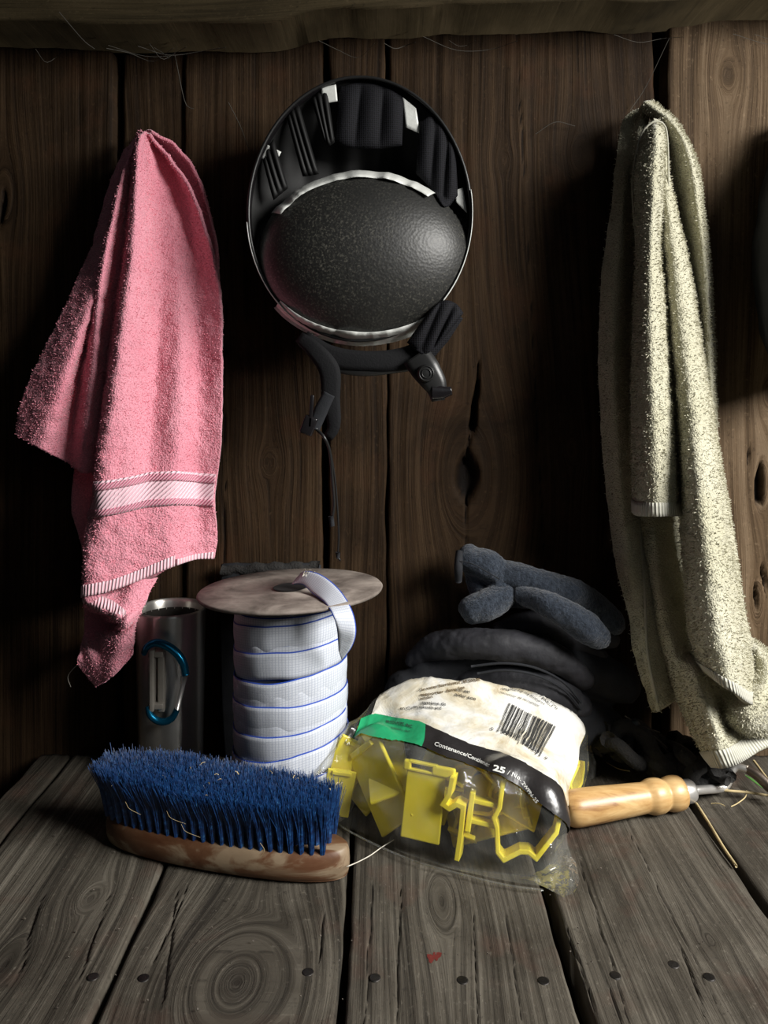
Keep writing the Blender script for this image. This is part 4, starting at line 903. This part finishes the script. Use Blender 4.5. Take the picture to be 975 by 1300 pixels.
# drape the film over the pieces
from mathutils.kdtree import KDTree
bpy.context.view_layer.update()
IP = []
for o in bpy.data.objects:
    if o.name.startswith('insulator'):
        V_ = [Matrix.LocRotScale(o.location, o.rotation_euler, o.scale) @ v.co for v in o.data.vertices]; IP += V_
        for e_ in o.data.edges:
            a_, b_ = V_[e_.vertices[0]], V_[e_.vertices[1]]
            if (a_-b_).length > .008: IP += [a_.lerp(b_, q) for q in (.25, .5, .75)]
IP = np.array([tuple(p) for p in IP])
def blur(A_, n_):
    for _ in range(n_):
        B_ = np.pad(A_, [(1, 1), (1, 1)]+[(0, 0)]*(A_.ndim-2), mode='edge')
        A_ = .2*(B_[1:-1, 1:-1]+B_[:-2, 1:-1]+B_[2:, 1:-1]+B_[1:-1, :-2]+B_[1:-1, 2:])
    return A_
for it in range(3):
    Nb_ = grid_normals(blur(Wb, 60)); Nb_ = Nb_*(1 if Nb_[..., 2].mean() > 0 else -1); Nb_ = blur(Nb_, 40); Nb_ /= np.linalg.norm(Nb_, axis=-1, keepdims=True)
    Vf = Wb.reshape(-1, 3); Nf = Nb_.reshape(-1, 3); kd = KDTree(len(Vf))
    for i_, p_ in enumerate(Vf): kd.insert(p_, i_)
    kd.balance(); add_ = np.zeros(len(Vf))
    for p_ in IP:
        co, i_, d_ = kd.find(p_); sd_ = float((p_-Vf[i_]).dot(Nf[i_]))
        if -.0015 < sd_ < .03: add_[i_] = max(add_[i_], sd_+.0015)
    add_ = add_.reshape(Wb.shape[:2])
    for _ in range(7):
        B_ = np.pad(add_, 1, mode='edge'); add_ = np.max([B_[1:-1, 1:-1], B_[:-2, 1:-1], B_[2:, 1:-1], B_[1:-1, :-2], B_[1:-1, 2:]], axis=0)
    add_ = blur(add_, 45); Wb = Wb+Nb_*np.clip(add_*1.15, 0, .012)[..., None]
    Wb[..., 2] = np.maximum(Wb[..., 2], .0022)
px_ = (Wb[..., 0]/Wb[..., 1])*F+CX; py_ = HY+(H-Wb[..., 2])/Wb[..., 1]*F; Sg.g = np.stack([px_, py_, Wb[..., 1]], -1)
mb = MB(); mb.grid(Wb)
# loose corner of the film on the bench
Sc = Surf([[(660,1122,.733),(680,1127,.727),(700,1136,.717),(716,1145,.7075)], [(680,1112,.742),(698,1116,.733),(714,1126,.722),(723,1142,.710)], [(700,1098,.752),(712,1102,.742),(724,1112,.728),(731,1133,.716)], [(712,1080,.776),(722,1085,.765),(732,1100,.745),(735,1120,.727)]], 26, 26, wall=False)
Wc = Sc.world(); Wc[..., 2] = np.maximum(Wc[..., 2], .003)+.004*np.abs(fbm(Wc[..., 0]*70, Wc[..., 1]*60, s=8, o=2)); mb.grid(Wc)
film = build('film', mb, M['film'], bag)
# sealed seams of the film as thin ridges
mb = MB(); q = [G(410,1033,.003), G(450,1059,.003), G(520,1091,.003), G(590,1111,.003), G(645,1124,.003), G(690,1130,.003)]; mb.tube(q, .0011, 6, 60); build('seam', mb, M['film'], bag)
bv = BVHTree.FromPolygons(Wb.reshape(-1, 3).tolist(), [tuple(f_) for f_ in MB().grid(Wb).f])
btop = lambda u: np.interp(u, [1, 1.5, 2, 3, 4, 4.5, 5, 5.5, 6, 6.6, 7], [925, 914, 907, 917, 946, 956, 973, 990, 1008, 1035, 1052])
bbot = lambda u: np.interp(u, [1, 1.5, 2, 3, 4, 4.5, 5, 5.5, 6, 6.6, 7], [940, 938, 932, 946, 972, 983, 1003, 1025, 1048, 1062, 1066])
def panel(name, u0, u1, fa, fb, mat, nu, nv, off=.0010, va=None):
    us = np.linspace(u0, u1, nu); W = np.zeros((nv, nu, 3)); N = grid_normals(Wb)
    for a, u in enumerate(us):
        v0 = Sg.v_of(u, fa(u)); v1 = va(u) if va else Sg.v_of(u, fb(u)); vs = np.linspace(v0, v1, nv)
        W[:, a] = Sg.at(np.full(nv, u), vs); ii = int(np.clip(round(u/(Sg.K-1)*(Sg.nu-1)), 0, Sg.nu-1)); W[:, a] += N[np.clip((vs*(Sg.nv-1)).round().astype(int), 0, Sg.nv-1), ii]*off
    mb = MB(); mb.grid(W); return build(name, mb, mat, bag)
panel('printed_panel', 1.9, 6.75, lambda u: btop(u)+1, None, M['print_white'], 150, 70, va=lambda u: float(np.interp(u, [1.9, 2.2, 3, 4, 5, 6, 7.15], [.62, .80, .88, .88, .88, .85, .66])))
panel('black_band', 3.13, 7.05, bbot, btop, M['print_black'], 110, 10, .0016)
panel('green_band', 1.55, 3.13, bbot, btop, M['print_green'], 60, 10, .0016)
def text_mesh(s, bold=0):
    cu = bpy.data.curves.new('t', 'FONT'); cu.body = s; cu.resolution_u = 2; cu.offset = bold
    o = bpy.data.objects.new('t', cu); COL.objects.link(o); bpy.context.view_layer.update()
    me = bpy.data.meshes.new_from_object(o.evaluated_get(bpy.context.evaluated_depsgraph_get()))
    V = np.array([v.co[:] for v in me.vertices]); Fc = [list(p.vertices) for p in me.polygons]
    bpy.data.objects.remove(o); bpy.data.curves.remove(cu); bpy.data.meshes.remove(me); return V, Fc
def text_on(s, base, h_px, mb, bold=0, off=.0024, shear=(0, -1)):
    """letters set along an image base line and dropped on the film"""
    V, Fc = text_mesh(s, bold); w_ = V[:, 0].max(); b = curve(np.array([(p[0], p[1], 0) for p in base], float), 60)
    L_ = np.linspace(0, 1, 60); tt_ = np.clip(V[:, 0]/w_, 0, 1)
    bx = np.interp(tt_, L_, b[:, 0]); by = np.interp(tt_, L_, b[:, 1]); T = np.gradient(b[:, :2], axis=0)
    tx = np.interp(tt_, L_, T[:, 0]); ty = np.interp(tt_, L_, T[:, 1]); ln = np.hypot(tx, ty); nx, ny = ty/ln, -tx/ln
    px = bx+nx*V[:, 1]*h_px/.7; py = by+ny*V[:, 1]*h_px/.7
    pts = [hit(a, c_, off) for a, c_ in zip(px, py)]
    ok = [all(pts[i] is not None for i in f_) for f_ in Fc]; pts = [p if p is not None else Vector((0, .9, 0)) for p in pts]
    mb.add([tuple(p) for p in pts], [f_ for f_, k in zip(Fc, ok) if k])
mb = MB(); text_on('Contenance/Contiene:', [(551,949),(585,961),(622,976)], 5.2, mb, .012); text_on('25', [(626,979),(640,983)], 6.6, mb, .04)
text_on('/ No.', [(643,984),(651,987),(660,992)], 5.2, mb); text_on('2WPN-25', [(661,995),(670,1006),(681,1020)], 4.4, mb)
build('lettering', mb, M['ink_white'], bag, smooth=False)['label'] = 'white lettering on the black band'
mb = MB(); text_on('PRODUCTS, INC.', [(490,921),(505,922),(524,927)], 4.0, mb, .02); text_on('TORONTO, ONT', [(495,928),(521,933)], 2.6, mb); build('lettering', mb, M['ink'], bag, smooth=False)
mb = MB()
text_on('- Se votre fournisseur, se conse', [(531,880),(570,872),(609,866)], 4.0, mb, .02); text_on('rapporter dans les', [(534,886),(560,882),(590,876)], 3.8, mb, .02); text_on('instructions', [(534,891),(550,888)], 3.8, mb, .02)
build('lettering', mb, M['ink_brown'], bag, smooth=False)
mb = MB()
text_on('son est', [(578,879),(596,882)], 4.0, mb, .01); text_on('aider son', [(577,885),(603,891)], 4.2, mb, .01); text_on('syst\u00e8me de', [(536,896),(566,898)], 4.2, mb, .01)
text_on('en console and', [(525,901),(560,903)], 4.0, mb, .01); text_on('en CV', [(508,903),(524,904)], 4.0, mb, .01)
for k_, (a, b, c, n) in enumerate([((636,876),(665,882),(690,896), 1), ((634,881),(660,889),(684,899), 1), ((642,872),(676,880),(700,898), 1), ((655,871),(690,884),(706,902), 1), ((690,883),(715,898),(735,911), 1), ((668,872),(705,888),(724,902), 1)]):
    text_on(['resultat sur les clotures', 'conserver sa instrument', 'utiliser avec les rubans', 'poser tous les supports', 'visite pour les notices', 'isolateurs de ruban'][k_], [a, b, c], 2.5, mb)
for k_, s in enumerate('38923'): text_on(s, [(635.5+k_*4.9, 932+k_*1.6), (639.5+k_*4.9, 933.6+k_*1.6)], 4.2, mb)
for k_, s in enumerate('02204'): text_on(s, [(662+k_*3.6, 943+k_*3.6), (665.3+k_*3.6, 946+k_*3.6)], 4.0, mb)
text_on('0', [(622,929),(625.5,930)], 4.0, mb); text_on('9', [(689,966),(692.5,967)], 4.2, mb)
# barcode
pat = '10100010110100110001011001001100010010011010101000010101110010110110011101001110010101011100101'
TL, TR, BR, BL = [np.array(q, float) for q in ((646, 894), (704, 923), (685, 961), (631, 929))]
k_ = 0
while k_ < len(pat):
    if pat[k_] == '1':
        e_ = k_
        while e_ < len(pat) and pat[e_] == '1': e_ += 1
        t0, t1 = k_/len(pat), e_/len(pat); seg = 10; V = []
        guard = k_ < 4 or e_ > 91 or 44 < k_ < 50
        for j in range(seg+1):
            s_ = j/seg*(1.05 if guard else .97)
            for t_ in (t0, t1):
                q = (TL*(1-t_)+TR*t_)*(1-s_)+(BL*(1-t_)+BR*t_)*s_; h_ = hit(q[0], q[1], .0022); V.append(tuple(h_) if h_ else (0, .9, 0))
        mb.add(V, [(2*j, 2*j+1, 2*j+3, 2*j+2) for j in range(seg)]); k_ = e_
    else: k_ += 1
build('lettering', mb, M['ink'], bag, smooth=False)['label'] = 'black barcode, digits and small print'

# ---------------------------------------------------------------- hoof pick
A = np.array((P(716, 1036, .822))); A[2] = .0185; B = np.array(P(866, 1010, .862)); B[2] = .0185
B = np.array([(866-CX)/F*.857, .857, .0185])
pick = thing('hoof_pick', 'hoof pick with turned light wood handle and bent steel shank', 'hoof pick', tuple(A*.5+B*.5-np.array([0, 0, .0185])))
ax = (B-A); Ln = np.linalg.norm(ax); ax /= Ln
pr = [(0, 0), (.010, .0005), (.0145, .003), (.0170, .008), (.0176, .016), (.0170, .035), (.0158, .06), (.0150, .078), (.0146, .084), (.0155, .087), (.0172, .092), (.0172, .099), (.0160, .1035), (.0148, .106), (.0160, .109), (.0172, .114), (.0170, .120), (.0155, .1245), (.012, .126)]
pr = [(r, h_*Ln/.126) for r, h_ in pr]
mb = MB(); mb.lathe([(r, h_) for r, h_ in curve3(np.array([(r, h_, 0) for r, h_ in pr]), 90)[:, :2]], A, ax, 48); build('handle', mb, M['handle_wood'], pick)
mb = MB(); mb.lathe([(.0118, Ln-.002), (.0122, Ln), (.0115, Ln+.010), (.0100, Ln+.0125), (0, Ln+.0126)], A, ax, 32); build('ferrule', mb, M['polished'], pick)
e = A+ax*(Ln+.011)
mb = MB(); pts = [e, e*.7+np.array(P(915, 1000, .88))*.3, np.array(P(912, 1001, .885)), np.array(P(921, 998, .889)), np.array(P(926, 989, .89)), np.array(P(929, 979, .89)), np.array(P(936, 974, .89)), np.array(P(950, 977, .885))]
mb.tube(pts, [.0045, .0044, .0044, .0044, .0042, .0040, .0040, .0040], 12, 60); build('shank', mb, M['polished'], pick)
mb = MB(); mb.tube([np.array(P(948, 976, .886)), np.array(P(962, 985, .878)), np.array(P(978, 1000, .868)), np.array(P(992, 1012, .862))], [.0040, .0045, .0048, .003], 12, 30, flat=1.2); build('hook', mb, M['dark_steel'], pick)

# ---------------------------------------------------------------- brush
brush = thing('brush', 'blue bristled grooming brush lying on its worn wooden back', 'brush', (-.150, .775, 0))
bc0 = np.array([-.150, .775]); dirv = np.array([.2285, -.062]); LB = .246; dirv /= np.linalg.norm(dirv); nrm = np.array([-dirv[1], dirv[0]])
def outline(t_, half=.031):
    t_ = np.asarray(t_, float)
    return half*np.clip(1-np.abs(t_)**3.6, 0, 1)**.5*(1.0+.06*np.cos(t_*PI))
ts = -np.cos(np.linspace(0, PI, 60)); rows_ = [(0.0, .84, 0), (.0015, .90, 0), (.006, .985, 0), (.012, 1.0, 0), (.018, .97, 0), (.022, .90, 0), (.0235, .80, 0), (.024, .4, 0), (.024, 0, 0)]
per = [(t_, outline(t_)) for t_ in ts]+[(t_, -outline(t_)) for t_ in ts[::-1][1:-1]]
W = []
for z_, s_, _ in rows_:
    row = []
    for t_, w_ in per:
        lx = t_*LB/2*(1-(1-s_)*.12 if s_ > .5 else s_*.95); 
        p = bc0+dirv*lx+nrm*w_*s_; row.append((p[0], p[1], z_*1.12+.0015+.0035*(t_*t_)*(z_ < .02)*0))
    W.append(row)
mb = MB(); mb.grid(np.array(W), closed_u=True); mb.f.append(tuple(range(len(per))))
blk = build('block', mb, M['brush_wood'], brush)
blk.data.transform(Matrix.Rotation(0, 4, 'Z'))
nb_ = 15000; mb = MB()
tuft = []
for i in range(25):
    t_ = -0.96+1.80*i/24
    wmax = outline(t_)*.80; nrow = max(2, int(wmax*2/.0085))
    for j in range(nrow): tuft.append((t_, (-1+2*j/(nrow-1))*wmax if nrow > 1 else 0))
tuft = np.array(tuft); k = rng.integers(0, len(tuft), nb_); tt_ = tuft[k]
r_ = rng.random((nb_, 2)); ang = r_[:, 0]*2*PI; rad_ = .0021*np.sqrt(r_[:, 1])
lx = tt_[:, 0]*LB/2+rad_*np.cos(ang); lw_ = tt_[:, 1]+rad_*np.sin(ang)
spx = rad_*np.cos(ang)/.0021; spw = rad_*np.sin(ang)/.0021
hh = .044+.004*rng.normal(0, .6, nb_)+.004*(tt_[:, 0] < -.3)
outx = tt_[:, 0]**3*.008+spx*.0050+rng.normal(0, .0016, nb_)-.004; outw = tt_[:, 1]/.03*.006+spw*.0050+rng.normal(0, .0016, nb_)
stray = rng.random(nb_) < .012; outx[stray] += rng.normal(0, .010, stray.sum()); outw[stray] += rng.normal(0, .010, stray.sum())
def bp_(lx, lw_, z): return np.stack([bc0[0]+dirv[0]*lx+nrm[0]*lw_, bc0[1]+dirv[1]*lx+nrm[1]*lw_, z], -1)
p0 = bp_(lx, lw_, np.full(nb_, .026)); p1 = bp_(lx+outx*.35, lw_+outw*.35, .026+hh*.55); p2 = bp_(lx+outx, lw_+outw, .026+hh)
V = []
for p, wd in ((p0, .00036), (p1, .00036), (p2, .00022)):
    for a in (0, 2.094, 4.189):
        V.append(p+np.array([math.cos(a)*wd, math.sin(a)*wd, 0]))
V = np.stack(V, 1).reshape(-1, 3); base = np.arange(nb_)[:, None]*9
Fq = []
for s_ in (0, 3):
    for a in range(3): Fq.append(base+np.array([s_+a, s_+(a+1) % 3, s_+3+(a+1) % 3, s_+3+a]))
Fq = np.concatenate(Fq).tolist(); Fq += (base+np.array([6, 7, 8])).tolist()
mb.add(V, Fq); tag(build('bristles', mb, M['bristle'], brush, smooth=False), kind='stuff')
mb = MB()
for k_ in range(24):
    a, b = random.uniform(-.9, .9), random.uniform(-1, 1); p = bp_(np.array([a*LB/2]), np.array([b*.03]), np.array([.070+random.uniform(-.003, .004)]))[0]
    q = p+np.array([random.uniform(-.006, .006), random.uniform(-.006, .002), random.uniform(-.002, .003)]); mb.tube([p, (p+q)/2+[0, 0, .001], q], random.uniform(.0002, .0006), 4)
for k_ in range(4):
    a = random.uniform(-.95, .95); p = bp_(np.array([a*LB/2]), np.array([-.036]), np.array([.045+random.uniform(-.01, .015)]))[0]
    mb.tube([p, p+[.004, -.001, -.006], p+[.008+random.uniform(-.01, .01), 0, -.012]], .00018, 4, 8)
tag(build('lint', mb, M['straw'], brush, smooth=False), kind='stuff')
mb = MB(); mb.tube([G(441,1100,.022), G(455,1094,.010), G(470,1086,.004), G(484,1076,.003), G(500,1066,.004)], .0005, 5, 24)
tag(build('thread', mb, M['thread'], None, loc=G(470, 1086)), 'thin white thread between the brush end and the bag', 'thread')

# ---------------------------------------------------------------- tack heap and bits in the right corner
hp_ = thing('rope', 'black tangled rope heaped under the green towel', 'rope', G(850, 985))
rr = random.Random(11)
for k_ in range(9):
    x0, y0 = rr.uniform(765, 800), rr.uniform(905, 970); pts = []
    for j in range(7):
        pts.append(P(x0+j*rr.uniform(18, 26), min(990, y0+j*rr.uniform(2, 12)), 0))
    pts = []
    for j in range(7):
        px = 762+j*26+rr.uniform(-10, 10); d = .975-rr.uniform(0, .07)-j*.006; z = max(.007, .045-.005*j+rr.uniform(-.02, .02)); pts.append(((px-CX)/F*d, d, z))
    mb = MB(); mb.tube(pts, rr.uniform(.005, .009), 8, 50); build('rope_strand', mb, M['rope'], hp_)
lump = thing('rubber_lump', 'black gritty rubber lump behind the hoof pick ferrule', 'lump', G(890, 1005))
blob('body', [([(850,992,.905),(880,990,.898),(915,988,.898)], [14, 17, 14], 1)], simple('gritty_rubber', (.016, .016, .017), .8, bump=(160, .9, .004), var=.5), lump)
kn = thing('knob', 'small dark blue round knob among the twigs right of bag', 'knob', P(807, 925, .93))
mb = MB(); mb.lathe([(0, .004), (.005, .0035), (.0066, .001), (.0068, -.004), (.0060, -.010), (0, -.011)], P(805, 922, .925), (-.3, -1, .2), 24); build('cap', mb, simple('knob_rubber', (.020, .028, .038), .45), kn)
mb = MB(); mb.tube([P(805, 923, .932), P(812, 935, .95), P(815, 950, .955)], .003, 8, 10); build('stem', mb, M['rope'], kn)
tw = [([(793,909,.93),(815,922,.925),(838,930,.925)], .0010, 'twig crossing behind the dark knob'), ([(808,923,.92),(830,935,.915),(847,950,.912)], .0010, 'pale twig right of the dark knob'),
      ([(828,938,.92),(842,948,.915),(850,956,.91),(876,966,.905)], .0008, 'forked twig in the black heap'), ([(762,925,.94),(780,917,.935),(790,918,.93)], .0024, 'stubby bark scrap left of the dark knob')]
for pts, r_, lab in tw:
    mb = MB(); mb.tube([P(*q) for q in pts], r_, 6, 20); tag(build('twig', mb, M['twig'], None, loc=P(*pts[0])), lab, 'twig')
stw = [([(874,1000),(885,990),(897,980),(903,970)], .012, 'straw stalk leaning over the steel shank'), ([(907,1002),(925,1004),(950,1006),(975,1010)], .004, 'thin straw running right along the bench from the shank'),
       ([(948,1004),(946,1012),(936,1020),(928,1024)], .002, 'curled pale straw right of the shank'), ([(903,1020),(912,1020),(920,1023)], .001, 'short straw bit in front of the shank'),
       ([(957,966),(966,978),(975,990),(985,1000)], .012, 'thick straw stalk below the green towel'), ([(770,968),(785,976),(800,979)], .002, 'faint straw on the bench behind the handle'),
       ([(884,1020),(900,1045),(918,1075),(935,1100)], .0015, 'long yellow straw lying along the gap between planks')]
for pts, z, lab in stw:
    mb = MB(); n = len(pts); zz = [z, z*.9+.002, z*.8+.002, z*.5+.0015]
    mb.tube([G(px, py, zz[j]+.0012) for j, (px, py) in enumerate(pts)], .0006 if 'thick' not in lab and 'long' not in lab else .0014, 6, 20)
    tag(build('straw', mb, M['straw'], None, loc=G(*pts[0])), lab, 'straw')
mb = MB(); c = [G(946,984,.012), G(955,990,.010), G(969,1001,.006)]; mb.tube(c, [.0006, .0022, .0004], 8, 14, flat=.3); tag(build('leaf', mb, M['leaf'], None, loc=c[2]), 'narrow green leaf blade right of the bent shank', 'leaf')
# loose crumbs
mb = MB(); rr = random.Random(5)
for k_ in range(170):
    zone = rr.random()
    px, py = (rr.uniform(760, 920), rr.uniform(925, 1000)) if zone < .3 else ((rr.uniform(20, 950), rr.uniform(1000, 1290)) if zone < .8 else (rr.uniform(700, 900), rr.uniform(960, 1030)))
    g_ = G(px, py); mb.box((g_[0], g_[1], .0022), (rr.uniform(.0005, .0016), rr.uniform(.0005, .0012), .0006), Euler((rr.random(), rr.random(), rr.random()*3)))
tag(build('crumbs', mb, M['twig'], None, loc=(0, .7, 0), smooth=False), 'dry crumbs and chaff scattered over the bench planks', 'chaff', kind='stuff')
mb = MB(); rr = random.Random(9)
for k_ in range(26):
    px, py, d = rr.uniform(590, 790), rr.uniform(735, 850), .86; pts = []
    a = rr.uniform(-.8, .8); 
    d = .862 if 650 < px < 760 and py > 770 else .885
    mb.tube([P(px, py, d), P(px+6*math.cos(a), py+6*math.sin(a), d-.002)], .0005, 4)
# cobwebs under the beam
mb = MB(); rr = random.Random(21)
for k_ in range(13):
    x0 = rr.uniform(20, 960); ln = rr.uniform(25, 150); yb = 68-x0*.022
    p = [P(x0, yb-6+rr.uniform(-6, 4), .93), P(x0+ln*.35, yb+rr.uniform(0, 12), .955), P(x0+ln*.7, yb+rr.uniform(-2, 14), .965), P(x0+ln, yb-4, .94)]
    mb.tube(p, rr.uniform(.00015, .00035), 4, 14)
for (a, b, c) in [((75,15,.91),(105,50,.93),(120,62,.95)), ((222,70,.98),(235,130,.985),(246,138,.985)), ((850,48,.96),(820,110,.985),(800,140,.99)), ((680,170,.99),(705,155,.985),(730,160,.99)), ((290,130,.99),(305,160,.985),(316,190,.96))]:
    mb.tube([P(*a), P(*b), P(*c)], .0004, 4, 14)
tag(build('cobweb', mb, M['web'], None, loc=P(480, 60, .95), smooth=False), 'dusty cobweb strands hanging under the beam along the wall top', 'cobweb', kind='stuff')
